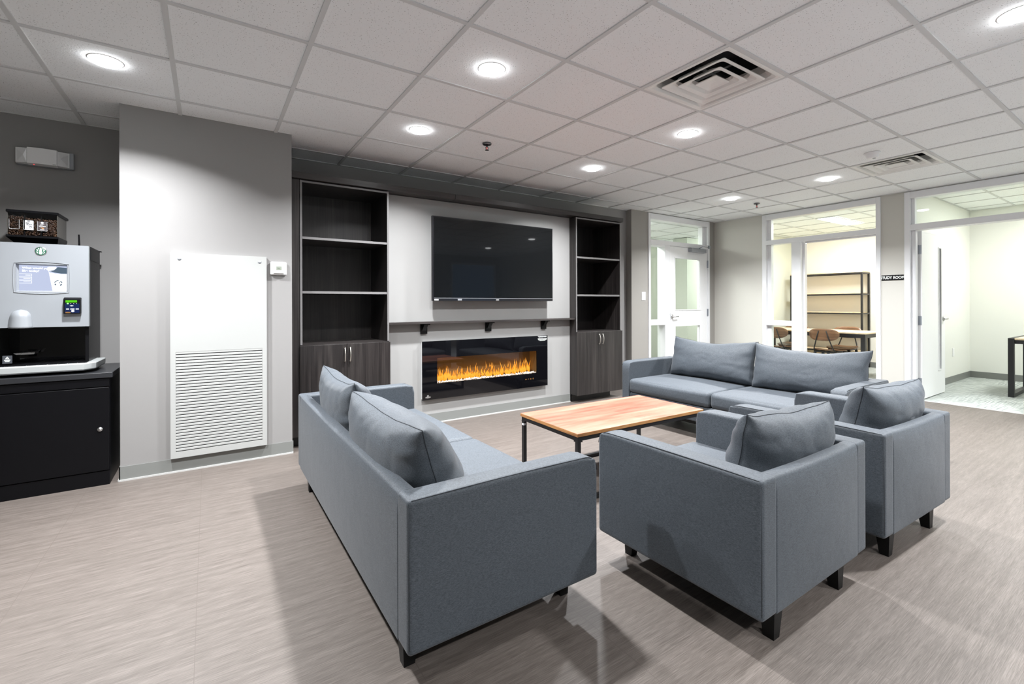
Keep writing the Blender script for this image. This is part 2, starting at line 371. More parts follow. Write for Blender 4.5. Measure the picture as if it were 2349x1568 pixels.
class MB:
    """collects shapes in one mesh"""
    def __init__(s): s.bm = bmesh.new()
    def box(s, x0, y0, z0, x1, y1, z1, bevel=0.0, seg=2):
        x0, x1 = min(x0, x1), max(x0, x1); y0, y1 = min(y0, y1), max(y0, y1); z0, z1 = min(z0, z1), max(z0, z1)
        v = [s.bm.verts.new((x, y, z)) for z in (z0, z1) for y in (y0, y1) for x in (x0, x1)]
        fs = [s.bm.faces.new([v[i] for i in f]) for f in ((0, 2, 3, 1), (4, 5, 7, 6), (0, 1, 5, 4), (2, 6, 7, 3), (0, 4, 6, 2), (1, 3, 7, 5))]
        if bevel > 0:
            es = list({e for f in fs for e in f.edges})
            bmesh.ops.bevel(s.bm, geom=es, offset=bevel, segments=seg, affect='EDGES', profile=0.5)
        return s
    def quad(s, *pts):
        s.bm.faces.new([s.bm.verts.new(p) for p in pts]); return s
    def prism(s, pts, vec, bevel=0.0):
        """polygon pts (3D, planar) pushed along vec"""
        vec = Vector(vec)
        a = [s.bm.verts.new(p) for p in pts]; b = [s.bm.verts.new(Vector(p) + vec) for p in pts]
        n = len(pts)
        fs = [s.bm.faces.new(a[::-1]), s.bm.faces.new(b)]
        for i in range(n): fs.append(s.bm.faces.new((a[i], a[(i + 1) % n], b[(i + 1) % n], b[i])))
        if bevel > 0:
            es = list({e for f in fs for e in f.edges})
            bmesh.ops.bevel(s.bm, geom=es, offset=bevel, segments=2, affect='EDGES')
        return s
    def tube(s, pts, r, seg=10, cap=True):
        pts = [Vector(p) for p in pts]; n = len(pts)
        rs = r if isinstance(r, (list, tuple)) else [r] * n
        rings = []; prev = None
        for i, p in enumerate(pts):
            t = (pts[min(i + 1, n - 1)] - pts[max(i - 1, 0)]).normalized()
            if prev is None:
                u = t.orthogonal().normalized()
            else:
                u = (prev - t * prev.dot(t)).normalized()
            prev = u; w = t.cross(u)
            rings.append([s.bm.verts.new(p + (u * math.cos(2 * PI * k / seg) + w * math.sin(2 * PI * k / seg)) * rs[i]) for k in range(seg)])
        for a, b in zip(rings, rings[1:]):
            for k in range(seg): s.bm.faces.new((a[k], a[(k + 1) % seg], b[(k + 1) % seg], b[k]))
        if cap: s.bm.faces.new(rings[0][::-1]); s.bm.faces.new(rings[-1])
        return s
    def lathe(s, prof, c=(0, 0, 0), axis='Z', seg=32, close=True):
        c = Vector(c); rings = []
        for r, h in prof:
            ring = []
            for k in range(seg):
                a = 2 * PI * k / seg
                p = Vector((r * math.cos(a), r * math.sin(a), h))
                if axis == 'Y': p = Vector((p.x, p.z, p.y))
                if axis == 'X': p = Vector((p.z, p.x, p.y))
                ring.append(s.bm.verts.new(c + p))
            rings.append(ring)
        for a, b in zip(rings, rings[1:]):
            for k in range(seg): s.bm.faces.new((a[k], a[(k + 1) % seg], b[(k + 1) % seg], b[k]))
        if close: s.bm.faces.new(rings[0][::-1]); s.bm.faces.new(rings[-1])
        return s
    def loft(s, rings, close=False):
        R = [[s.bm.verts.new(p) for p in ring] for ring in rings]
        n = len(R[0])
        for a, b in zip(R, R[1:]):
            for k in range(n): s.bm.faces.new((a[k], a[(k + 1) % n], b[(k + 1) % n], b[k]))
        if close: s.bm.faces.new(R[0][::-1]); s.bm.faces.new(R[-1])
        return s
    def ellipsoid(s, c, r, sub=1, rot=None):
        ret = bmesh.ops.create_icosphere(s.bm, subdivisions=sub, radius=1.0)
        mt = Matrix.Translation(c) @ (rot if rot is not None else Matrix.Identity(4)) @ Matrix.Diagonal((*r, 1))
        bmesh.ops.transform(s.bm, matrix=mt, verts=ret['verts']); return s
    def soft(s, lo, hi, r=0.02, n=10, bulge=(0, 0, 0), post=None):
        """upholstered box: rounded edges, faces that swell by bulge along each axis"""
        lo, hi = Vector(lo), Vector(hi); c = (lo + hi) / 2; hs = (hi - lo) / 2
        r = min(r, *(x * 0.999 for x in hs))
        def ticks(h):
            e = ([h - r - 0.005] if h - r > 0.02 else []) + [h - r + r * math.sin(a * PI / 8) for a in range(5)]
            k = max(2, min(n, int(2 * h / 0.05)))
            inner = [-(h - r) + 2 * (h - r) * i / k for i in range(1, k) if abs(-(h - r) + 2 * (h - r) * i / k) < h - r - 0.006]
            return [-x for x in e[::-1]] + inner + e
        T = [ticks(h) for h in hs]
        vm = {}
        def vert(p):
            key = tuple(round(x, 6) for x in p)
            if key in vm: return vm[key]
            q = Vector(max(-(hs[i] - r), min(hs[i] - r, p[i])) for i in range(3))
            d = Vector(p) - q
            if d.length > 1e-9: d = d.normalized() * r
            o = q + d
            un = [max(-1, min(1, p[i] / hs[i])) for i in range(3)]
            for i in range(3):
                if bulge[i]:
                    j, k = (i + 1) % 3, (i + 2) % 3
                    o[i] += bulge[i] * un[i] * (1 - un[j] ** 2) * (1 - un[k] ** 2)
            o = o + c
            if post: o = post(o)
            vm[key] = s.bm.verts.new(o); return vm[key]
        for ax in range(3):
            j, k = (ax + 1) % 3, (ax + 2) % 3
            for sg in (-1, 1):
                for a in range(len(T[j]) - 1):
                    for b in range(len(T[k]) - 1):
                        cs = []
                        for (da, db) in ((0, 0), (1, 0), (1, 1), (0, 1)):
                            p = [0, 0, 0]; p[ax] = sg * hs[ax]; p[j] = T[j][a + da]; p[k] = T[k][b + db]
                            cs.append(vert(p))
                        if sg < 0: cs = cs[::-1]
                        if len(set(cs)) == 4: s.bm.faces.new(cs)
                        elif len(set(cs)) == 3: s.bm.faces.new(list(dict.fromkeys(cs)))
        return s
    def build(s, name, mat, parent=None, smooth=False, recalc=True, loc=None, rot=None):
        if recalc: bmesh.ops.recalc_face_normals(s.bm, faces=s.bm.faces[:])
        me = bpy.data.meshes.new(name); s.bm.to_mesh(me); s.bm.free()
        return link(name, me, mat, parent, smooth, loc, rot)

def box(name, mat, parent, x0, y0, z0, x1, y1, z1, bevel=0.0, seg=2):
    return MB().box(x0, y0, z0, x1, y1, z1, bevel, seg).build(name, mat, parent)

def panel_holes(mb, axis, c0, c1, u0, u1, v0, v1, holes):
    """wall slab (thickness c0..c1 along axis) with rectangular holes (u0,u1,v0,v1)"""
    us = sorted({u0, u1, *(h[0] for h in holes), *(h[1] for h in holes)})
    vs_ = sorted({v0, v1, *(h[2] for h in holes), *(h[3] for h in holes)})
    for a, b in zip(us, us[1:]):
        # merge vertically contiguous cells
        run = None
        for c, d in list(zip(vs_, vs_[1:])) + [(None, None)]:
            solid = c is not None and not any(h[0] - 1e-6 <= a and b <= h[1] + 1e-6 and h[2] - 1e-6 <= c and d <= h[3] + 1e-6 for h in holes)
            if solid:
                run = (run[0], d) if run else (c, d)
            else:
                if run:
                    if axis == 'Y': mb.box(a, c0, run[0], b, c1, run[1])
                    else: mb.box(c0, a, run[0], c1, b, run[1])
                run = None
    return mb

def text_mesh(name, body, size, mat, parent, origin, ux, uy, align='CENTER', offset=0.0, extrude=0.0004, sx=1.0):
    cu = bpy.data.curves.new(name, 'FONT'); cu.body = body; cu.size = size; cu.align_x = align; cu.align_y = 'CENTER'
    cu.offset = offset; cu.extrude = extrude
    t = bpy.data.objects.new(name + '_tmp', cu); COL.objects.link(t)
    dg = bpy.context.evaluated_depsgraph_get(); dg.update()
    me = bpy.data.meshes.new_from_object(t.evaluated_get(dg))
    bpy.data.objects.remove(t); bpy.data.curves.remove(cu)
    ux, uy = Vector(ux), Vector(uy); uz = ux.cross(uy)
    for v in me.vertices:
        v.co = Vector(origin) + ux * v.co.x * sx + uy * v.co.y + uz * v.co.z
    me.materials.clear()
    return link(name, me, mat, parent)

# ================================================================== SETTING
WX = 7.11; WT = 0.11                      # far (right) wall face and thickness
YB = 4.76                                 # back wall face
X_LEFT, Y_REAR = -3.6, -3.2
GX, GY, GT = -0.7715, 3.2275, 0.6096      # ceiling grid origin and pitch

o = box('floor', M['vinyl'], None, X_LEFT, -0.8, -0.05, 7.205, 4.78, 0.0); struct(o, 'grey brown streaked sheet vinyl floor of the lounge', 'floor')
o = box('floor_bounce', M['pale_bounce_vinyl'], None, X_LEFT, Y_REAR, -0.05, 7.205, -0.8, 0.0); struct(o, 'unseen rear floor of the lounge, made pale to bounce light upward', 'floor')  # unseen floor zone, paled to bounce light onto the ceiling
o = box('floor_hall', M['vinyl'], None, 4.3, 4.78, -0.05, 11.2, 7.2, 0.0); struct(o, 'vinyl floor of the corridor beyond the glazed door', 'floor')
o = box('floor_study', M['carpet'], None, 7.225, -1.3, -0.05, 10.3, 2.16, 0.0); struct(o, 'grey green patterned carpet in the study room', 'floor')
o = box('floor_meeting', M['carpet'], None, 7.225, 2.16, -0.05, 10.35, 4.78, 0.0); struct(o, 'grey green patterned carpet in the room with wooden chairs', 'floor')
o = box('trim_1', M['caulk'], None, 7.205, -1.3, -0.05, 7.225, 4.78, 0.002); struct(o, 'pale threshold strip between vinyl and study carpet', 'trim')

# ---- ceilings
def ceiling(name, x0, y0, x1, y1, z, gx, gy, holes, label):
    root = thing(name, label, 'ceiling', kind='structure')
    mb = MB()
    xs = [x0] + [gx + GT * i for i in range(-30, 40) if x0 + 0.01 < gx + GT * i < x1 - 0.01] + [x1]
    ys = [y0] + [gy + GT * i for i in range(-30, 40) if y0 + 0.01 < gy + GT * i < y1 - 0.01] + [y1]
    zt = z + 0.007
    for a, b in zip(xs, xs[1:]):
        for c, d in zip(ys, ys[1:]):
            if any(abs((a + b) / 2 - hx) < 0.1 and abs((c + d) / 2 - hy) < 0.1 for hx, hy in holes): continue
            mb.box(a, c, zt, b, d, zt + 0.015)
    mb.build('tiles', M['tile'], root)
    g = MB(); w = 0.012
    for x in xs[1:-1]: g.box(x - w, y0, z, x + w, y1, z + 0.012)
    for y in ys[1:-1]: g.box(x0, y - w, z + 0.0006, x1, y + w, z + 0.012)
    t = 0.022
    g.box(x0, y0, z + 0.0003, x0 + t, y1, z + 0.012); g.box(x1 - t, y0, z + 0.0003, x1, y1, z + 0.012)
    g.box(x0, y0, z + 0.0004, x1, y0 + t, z + 0.012); g.box(x0, y1 - t, z + 0.0004, x1, y1, z + 0.012)
    g.build('tee_bars', M['tbar'], root)
    return root
vents = [(GX + GT * 5.5, GY - GT * 2.5), (GX + GT * 10.5, GY - GT * 2.5)]
ceiling('ceiling', X_LEFT, Y_REAR, WX, YB, H, GX, GY, vents, 'white speckled acoustic tile ceiling in a tee bar grid over the lounge')
ceiling('ceiling_study', WX + WT, -1.3, 10.149, 2.126, 2.66, 8.6, 1.62, [], 'white tile ceiling of the study room')
ceiling('ceiling_meeting', WX + WT, 2.2, 10.19, 4.9, H, 8.12 - 0.0, 3.53, [], 'white tile ceiling of the room with wooden chairs')
ceiling('ceiling_hall', 4.3, 4.79, 11.2, 6.75, 2.56, 5.2, 5.2, [], 'white tile ceiling of the corridor beyond the glazed door')

# ---- walls
def wall(name, mat, label, *boxes):
    mb = MB()
    for b in boxes: mb.box(*b)
    return struct(mb.build(name, mat), label, 'wall')
wall('wall_back', M['grey_wall'], 'dark grey painted back wall above the bookcases and behind the coffee machine', (X_LEFT, 4.745, 0, -0.40, 4.86, 2.62), (-0.40, YB, 0, 5.09, 4.88, 2.62))
wall('wall_column', M['grey_wall'], 'grey boxed out wall carrying the white air grille', (-0.495, 4.118, 0, 0.560, YB, 2.62))
mb = MB(); panel_holes(mb, 'Y', 4.345, 4.365, 1.388, 3.654, 0, 2.237, [(1.80, 3.215, 0.32, 0.745)])
struct(mb.build('wall_fireplace', M['panel_wall']), 'pale grey built out wall carrying television and fireplace', 'wall')
D1 = (5.438, 6.952, 2.548)
mb = MB(); panel_holes(mb, 'Y', 4.66, 4.78, 5.085, WX, 0, 2.62, [(D1[0], D1[1], -0.001, D1[2])])
mb.box(5.085, 4.78, 0, 5.2, 4.88, 2.62)
struct(mb.build('wall_pier', M['pier_wall']), 'taupe wall around the white glazed corridor door', 'wall')
D2 = (2.319, 3.839, 2.545); D3 = (0.556, 2.076, 2.545)
mb = MB(); panel_holes(mb, 'X', WX, WX + WT, Y_REAR, 4.90, 0, 2.72, [(D2[0], D2[1], -0.001, D2[2]), (D3[0], D3[1], -0.001, D3[2])])
struct(mb.build('wall_right', M['cream_wall']), 'cream wall with the two white framed room openings', 'wall')
wall('wall_left', M['white_wall'], 'white wall at the coffee end of the lounge', (X_LEFT - 0.12, Y_REAR, 0, X_LEFT, 4.86, 2.62))
mb = MB(); panel_holes(mb, 'Y', Y_REAR - 0.12, Y_REAR, X_LEFT, WX + WT, 0, 2.62, [(5.55, 7.0, 0.9, 2.35)])
struct(mb.build('wall_rear', M['pier_wall']), 'taupe wall facing the fireplace with one window', 'wall')
wr = thing('window_1', 'white framed dusk window in the wall facing the fireplace', 'window', kind='structure')
mb = MB()
for b in ((5.55, 0.9, 5.60, 2.35), (6.95, 0.9, 7.0, 2.35), (5.60, 0.9, 6.95, 0.95), (5.60, 2.30, 6.95, 2.35)):
    mb.box(b[0], Y_REAR - 0.1, b[1], b[2], Y_REAR - 0.02, b[3])
mb.build('window_frame', M['frame'], wr); box('window_pane', M['pane'], wr, 5.6, Y_REAR - 0.066, 0.95, 6.95, Y_REAR - 0.06, 2.3)
# rooms beyond
wall('wall_study', M['white_wall'], 'pale study room walls', (WX + WT, 2.126, 0, 10.149, 2.163, 2.72), (10.149, -1.3, 0, 10.26, 2.163, 2.72), (WX + WT, -1.4, 0, 10.26, -1.3, 2.72))
wall('wall_meeting', M['yellow_wall'], 'warm white walls of the room with wooden chairs', (WX + WT, 2.163, 0, 10.19, 2.2, 2.72), (10.19, 2.163, 0, 10.30, 5.0, 2.72), (WX + WT, 4.9, 0, 10.30, 5.0, 2.72))
wall('wall_hall', M['white_wall'], 'white corridor walls beyond the glazed door', (4.3, 6.75, 0, 11.2, 6.85, 2.72), (11.2, 4.9, 0, 11.3, 6.85, 2.72), (4.2, 4.78, 0, 4.3, 6.85, 2.72), (7.23, 5.01, 0, 10.3, 5.03, 2.72))
wall('wall_hall_pier', M['green_wall'], 'pale green corridor pier seen through the glazed door', (8.2, 6.0, 0, 8.58, 6.35, 2.555))
wall('wall_hall_return', M['green_wall'], 'pale green corridor wall seen through the sidelight', (7.76, 6.6, 0, 8.02, 6.75, 2.56))

# ---- baseboards
def baseboard(name, label, boxes, t=0.006, h=0.098, strip=True):
    root = thing(name, label, 'baseboard', kind='structure')
    mb = MB(); cb = MB()
    for x0, y0, x1, y1 in boxes:
        mb.box(x0, y0, 0.0, x1, y1, h)
        if strip:
            e = 0.006
            cb.box(x0 - e * (abs(x1 - x0) < 0.02), y0 - e * (abs(y1 - y0) < 0.02), 0.0, x1 + e * (abs(x1 - x0) < 0.02), y1, 0.011)
    mb.build('cove_base', M['base'], root)
    if strip: cb.build('white_bead', M['caulk'], root)
baseboard('baseboard_column', 'grey rubber base below the white air grille', [(-0.501, 4.112, 0.566, 4.118), (-0.501, 4.112, -0.495, 4.745)])
baseboard('baseboard_fireplace', 'grey rubber base below the fireplace', [(1.388, 4.339, 3.654, 4.345)])
baseboard('baseboard_back', 'grey rubber base between right bookcase and taupe pier', [(4.43, YB - 0.006, 5.079, YB), (5.079, 4.654, 5.085, YB), (5.085, 4.654, 5.43, 4.66)], strip=False)
baseboard('baseboard_right', 'grey rubber base along the cream wall', [(WX - 0.006, 3.845, WX, 4.655), (WX - 0.006, 2.08, WX, 2.315)], strip=False)
baseboard('baseboard_study', 'grey rubber base around the study room', [(WX + WT, 2.12, 10.149, 2.126), (10.143, -1.3, 10.149, 2.12)], strip=False)
baseboard('baseboard_meeting', 'grey rubber base in the room with wooden chairs', [(10.184, 2.2, 10.19, 4.9), (WX + WT, 4.894, 10.184, 4.9)], strip=False)

# ------------------------------------------------------------------ doors and framed openings
def lever(parent, p, out, along, name='lever_handle'):
    """rose plus lever; out = direction away from the leaf, along = lever direction"""
    p, out, along = Vector(p), Vector(out), Vector(along)
    ax = 'Y' if abs(out.y) > 0.5 else 'X'
    mb = MB()
    sg = out.y if ax == 'Y' else out.x
    mb.lathe([(0.0, 0.0), (0.032, 0.0), (0.032, 0.008 * sg), (0.026, 0.012 * sg), (0.012, 0.013 * sg), (0.011, 0.05 * sg), (0.0, 0.05 * sg)], p, ax, 24, close=False)
    mb.tube([p + out * 0.045, p + out * 0.047 + along * 0.04, p + out * 0.042 + along * 0.115], [0.011, 0.009, 0.008], 10)
    return mb.build(name, M['chrome'], parent, smooth=True)

# door_1 : glazed corridor door with sidelight and transom, in the pier wall (face y = 4.66)
d1 = thing('door_1', 'white glazed corridor door with sidelight, transom and closer', 'door', kind='structure')
yf, yr = 4.642, 4.795
def fbox(mb, x0, x1, z0, z1, y0=yf, y1=yr): mb.box(x0, y0, z0, x1, y1, z1, 0.003, 1)
mb = MB()
fbox(mb, 5.438, 5.484, 0, 2.548); fbox(mb, 6.905, 6.952, 0, 2.548); fbox(mb, 5.484, 6.905, 2.462, 2.548)
fbox(mb, 5.484, 6.905, 2.088, 2.156); fbox(mb, 5.81, 5.924, 0, 2.088); fbox(mb, 5.484, 5.81, 0.865, 0.945); fbox(mb, 5.484, 5.81, 0, 0.14)
fbox(mb, 5.484, 5.81, 2.069, 2.09)
for x in (5.484, 6.83): fbox(mb, x, x + 0.075 if x > 6 else x + 0.012, 2.156, 2.462, 4.70, 4.78)
mb.build('door_frame', M['frame'], d1)
gl = MB()
for b in ((5.49, 2.15, 6.85, 2.465), (5.48, 0.94, 5.815, 2.075), (5.48, 0.13, 5.815, 0.87)): gl.box(b[0], 4.735, b[1], b[2], 4.741, b[3])
gl.build('sidelight_panes', M['pane_green'], d1)
mb = MB(); panel_holes(mb, 'Y', 4.66, 4.705, 5.927, 6.902, 0.008, 2.085, [(6.066, 6.69, 1.097, 1.905), (6.066, 6.69, 0.22, 0.835)])
for z0, z1 in ((1.097, 1.905), (0.22, 0.835)):
    for b in ((6.05, z0 - 0.016, 6.706, z0), (6.05, z1, 6.706, z1 + 0.016), (6.05, z0, 6.066, z1), (6.69, z0, 6.706, z1)): mb.box(b[0], 4.652, b[1], b[2], 4.664, b[3])
lf = mb.build('door_leaf', M['leaf'], d1)
gl = MB(); gl.box(6.06, 4.68, 1.09, 6.70, 4.686, 1.91); gl.box(6.06, 4.68, 0.21, 6.70, 4.686, 0.84); gl.build('leaf_panes', M['pane_green'], lf)
lever(d1, (5.99, 4.66, 0.99), (0, -1, 0), (1, 0, 0))
for z0, z1 in ((1.785, 1.905), (0.985, 1.102)):
    mb = MB(); mb.box(6.893, 4.652, z0, 6.924, 4.664, z1)
    mb.tube([(6.905, 4.646, z0), (6.905, 4.646, z1)], 0.008, 10); mb.build('hinge', M['hinge'], d1)
box('strike_plate', M['hinge'], d1, 5.916, 4.640, 0.94, 5.926, 4.646, 1.05)
mb = MB(); mb.box(6.40, 4.585, 2.016, 6.78, 4.66, 2.078, 0.006); cl = mb.build('door_closer', M['silver_plastic'], d1)
mb = MB(); mb.tube([(6.62, 4.60, 2.078), (6.62, 4.60, 2.092)], 0.012); mb.tube([(6.62, 4.60, 2.09), (6.53, 4.48, 2.10)], 0.007); mb.tube([(6.53, 4.48, 2.10), (6.915, 4.63, 2.125)], 0.006); mb.box(6.905, 4.625, 2.105, 6.945, 4.642, 2.15)
mb.build('closer_arm', M['hinge'], cl)

# door_2 : framed opening with sidelight and transom into the room with wooden chairs (wall x = 7.11)
def xbox(mb, y0, y1, z0, z1, x0=WX - 0.018, x1=WX + WT + 0.015): mb.box(x0, y0, z0, x1, y1, z1, 0.003, 1)
d2 = thing('door_2', 'white framed doorway with sidelight opening to the room with wooden chairs', 'door', kind='structure')
mb = MB()
xbox(mb, 3.777, 3.839, 0, 2.545); xbox(mb, 2.319, 2.370, 0, 2.545); xbox(mb, 2.370, 3.777, 2.465, 2.545)
xbox(mb, 2.370, 3.777, 2.082, 2.15); xbox(mb, 3.275, 3.405, 0, 2.082); xbox(mb, 3.405, 3.777, 0.857, 0.93); xbox(mb, 3.405, 3.777, 0, 0.14)
for y0, y1, z0, z1 in ((3.722, 3.777, 0.93, 2.082), (3.722, 3.777, 0.14, 0.857), (3.722, 3.777, 2.15, 2.465), (2.37, 2.385, 2.15, 2.465)): xbox(mb, y0, y1, z0, z1, WX + 0.03, WX + 0.10)
xbox(mb, 3.245, 3.275, 0, 2.06, WX + 0.045, WX + 0.105); xbox(mb, 2.37, 3.245, 2.06, 2.082, WX + 0.045, WX + 0.105)
mb.build('door_frame', M['frame'], d2)
gl = MB()
for b in ((2.36, 2.14, 3.78, 2.47), (3.40, 0.925, 3.78, 2.085), (3.40, 0.13, 3.78, 0.86)): gl.box(WX + 0.062, b[0], b[1], WX + 0.068, b[2], b[3])
gl.build('sidelight_panes', M['pane'], d2)

# door_3 : study room door, leaf standing open against the side wall
d3 = thing('door_3', 'white study room door standing open with narrow vision slot', 'door', kind='structure')
mb = MB()
xbox(mb, 2.018, 2.076, 0, 2.545); xbox(mb, 0.556, 0.614, 0, 2.545); xbox(mb, 0.614, 2.018, 2.465, 2.545); xbox(mb, 0.614, 2.018, 2.075, 2.147); xbox(mb, 0.985, 1.05, 0, 2.075)
xbox(mb, 0.614, 0.985, 0, 0.14)
xbox(mb, 1.976, 2.018, 0, 2.075, WX + 0.03, WX + 0.10); xbox(mb, 1.985, 2.018, 2.147, 2.465, WX + 0.03, WX + 0.10)
mb.build('door_frame', M['frame'], d3)
gl = MB(); gl.box(WX + 0.062, 0.60, 2.14, WX + 0.068, 2.0, 2.47); gl.box(WX + 0.062, 0.60, 0.13, WX + 0.068, 0.99, 2.08); gl.build('transom_panes', M['pane_green'], d3)
lx0, lx1, ly0, ly1 = 7.236, 8.125, 1.945, 1.989
mb = MB(); panel_holes(mb, 'Y', ly0, ly1, lx0, lx1, 0.012, 2.072, [(7.862, 7.952, 0.33, 1.90)])
for b in ((7.848, 0.316, 7.966, 0.33), (7.848, 1.90, 7.966, 1.914), (7.848, 0.33, 7.862, 1.90), (7.952, 0.33, 7.966, 1.90)): mb.box(b[0], ly0 - 0.008, b[1], b[2], ly0 + 0.002, b[3])
lf = mb.build('door_leaf', M['leaf'], d3)
box('vision_pane', M['black_gloss'], lf, 7.855, ly0 + 0.019, 0.32, 7.96, ly0 + 0.025, 1.91)
lever(d3, (8.055, ly0, 0.985), (0, -1, 0), (-1, 0, 0)); 
MB().box(8.122, 1.955, 0.93, 8.128, 1.98, 1.04).build('latch_plate', M['hinge'], d3)
for z0, z1 in ((1.79, 1.90), (0.92, 1.03), (0.16, 0.27)):
    mb = MB(); mb.box(lx0 - 0.004, ly0 + 0.002, z0, lx0, ly1 - 0.004, z1); mb.box(7.218, 1.972, z0, lx0, 1.978, z1); mb.tube([(7.225, 1.993, z0), (7.225, 1.993, z1)], 0.008, 10)
    mb.build('hinge', M['hinge'], d3)

# ================================================================== LAMPS
def downlight_proto():
    r = thing('downlight', '', 'ceiling light')
    mb = MB(); mb.lathe([(0.068, 0.003), (0.069, -0.002), (0.076, -0.002), (0.080, -0.0005), (0.080, 0.003), (0.068, 0.003)], seg=40, close=False); mb.build('trim_ring', M['white_plastic'], r, smooth=True)
    mb = MB(); mb.lathe([(0.0, -0.019), (0.045, -0.018), (0.062, -0.015), (0.067, -0.011), (0.068, 0.003), (0.0, 0.003)], seg=40, close=False); mb.build('lens', M['lens'], r, smooth=True)
    ld = bpy.data.lights.new('lamp', 'AREA'); ld.shape = 'DISK'; ld.size = 0.13; ld.energy = P_DOWN; ld.spread = SPREAD; ld.color = DOWN_COL
    lo = bpy.data.objects.new('lamp', ld); COL.objects.link(lo); lo.parent = r; lo.location = (0, 0, -0.021)
    return r
dl = [(-0.471, 3.445, 'round ceiling downlight in front of the wall with the white air grille'),
      (1.371, 2.325, 'large looking round downlight nearest the top centre of the photo'),
      (1.377, 3.454, 'round ceiling downlight in front of the left bookcase'),
      (3.201, 2.331, 'round ceiling downlight just beyond the larger air diffuser'),
      (3.221, 3.465, 'round ceiling downlight before the right bookcase, beyond the nearer sprinkler'),
      (5.649, 3.462, 'farthest small downlight, beside the sprinkler near the glazed door'),
      (5.647, 2.324, 'round ceiling downlight beside the smaller far air diffuser'),
      (3.184, 0.490, 'round downlight cut by the top right edge of the photo'),
      (-0.47, 2.325, 'added unseen downlight over the floor before the coffee machine, outside the picture'),  # unseen downlights from here on, added to light the room
      (5.65, 0.49, 'added unseen downlight before the study room door, outside the picture'),
      (1.371, -1.34, 'added unseen downlight in the rear of the lounge, outside the picture'),
      (3.2, -1.34, 'second added unseen downlight in the rear of the lounge, outside the picture'),
      (5.65, -1.34, 'added unseen downlight in the rear corner by the window, outside the picture'),
      (-0.47, -1.34, 'added unseen downlight in the rear left of the lounge, outside the picture')]
proto = downlight_proto()
for i, (x, y, lab) in enumerate(dl):
    o = proto if i == 0 else copy_tree(proto)
    o.location = (x, y, H + 0.006); o['label'] = lab; o['group'] = 'recessed downlights in the lounge ceiling'

def panel_lamp(name, label, x0, y0, x1, y1, z, power, col):
    r = thing(name, label, 'ceiling light', loc=((x0 + x1) / 2, (y0 + y1) / 2, z))
    hx, hy = (x1 - x0) / 2, (y1 - y0) / 2
    mb = MB()
    for b in ((-hx, -hy, hx, -hy + 0.02), (-hx, hy - 0.02, hx, hy), (-hx, -hy + 0.02, -hx + 0.02, hy - 0.02), (hx - 0.02, -hy + 0.02, hx, hy - 0.02)): mb.box(b[0], b[1], -0.008, b[2], b[3], 0.0)
    mb.build('frame', M['white_plastic'], r)
    MB().box(-hx + 0.02, -hy + 0.02, -0.004, hx - 0.02, hy - 0.02, 0.0).build('diffuser', M['panel_light'], r)
    ld = bpy.data.lights.new('lamp', 'AREA'); ld.shape = 'RECTANGLE'; ld.size = 2 * hx - 0.05; ld.size_y = 2 * hy - 0.05; ld.energy = power; ld.color = col
    lo = bpy.data.objects.new('lamp', ld); COL.objects.link(lo); lo.parent = r; lo.location = (0, 0, -0.012)
panel_lamp('panel_light', 'long white ceiling light panel in the room with wooden chairs', 8.12, 3.25, 9.27, 3.53, H, 72, (1.0, 0.99, 0.97))
panel_lamp('study_fill_panel', 'added unseen ceiling panel lighting the study room, hidden above the transom', 8.3, 0.35, 9.5, 0.95, 2.66, 54, (0.97, 1.0, 0.96))  # unseen panel added to light the study room
panel_lamp('corridor_fill_panel', 'added unseen ceiling panel lighting the corridor, hidden beside the transom', 9.2, 5.3, 10.4, 5.9, 2.555, 70, (0.98, 1.0, 0.97))  # unseen panel added to brighten the corridor
panel_lamp('corridor_fill_panel', 'second added unseen ceiling panel lighting the corridor, hidden left of the door', 5.0, 5.4, 5.6, 6.3, 2.555, 70, (0.98, 1.0, 0.97))  # second added panel, out of sight, for corridor brightness


# ================================================================== BUILT-IN UNITS
def bow_handle(parent, x, y, z0, z1):
    mb = MB(); n = 8
    pts = [(x, y - 0.004 - 0.026 * math.sin(PI * (0.12 + 0.76 * i / n)), z0 + (z1 - z0) * i / n) for i in range(n + 1)]
    mb.tube(pts, [0.0045 + 0.0015 * math.sin(PI * i / n) for i in range(n + 1)], 8)
    for z in (z0 + 0.008, z1 - 0.008): mb.tube([(x, y + 0.001, z), (x, y - 0.014, z)], 0.0045, 8)
    return mb.build('handle', M['nickel'], parent, smooth=True)

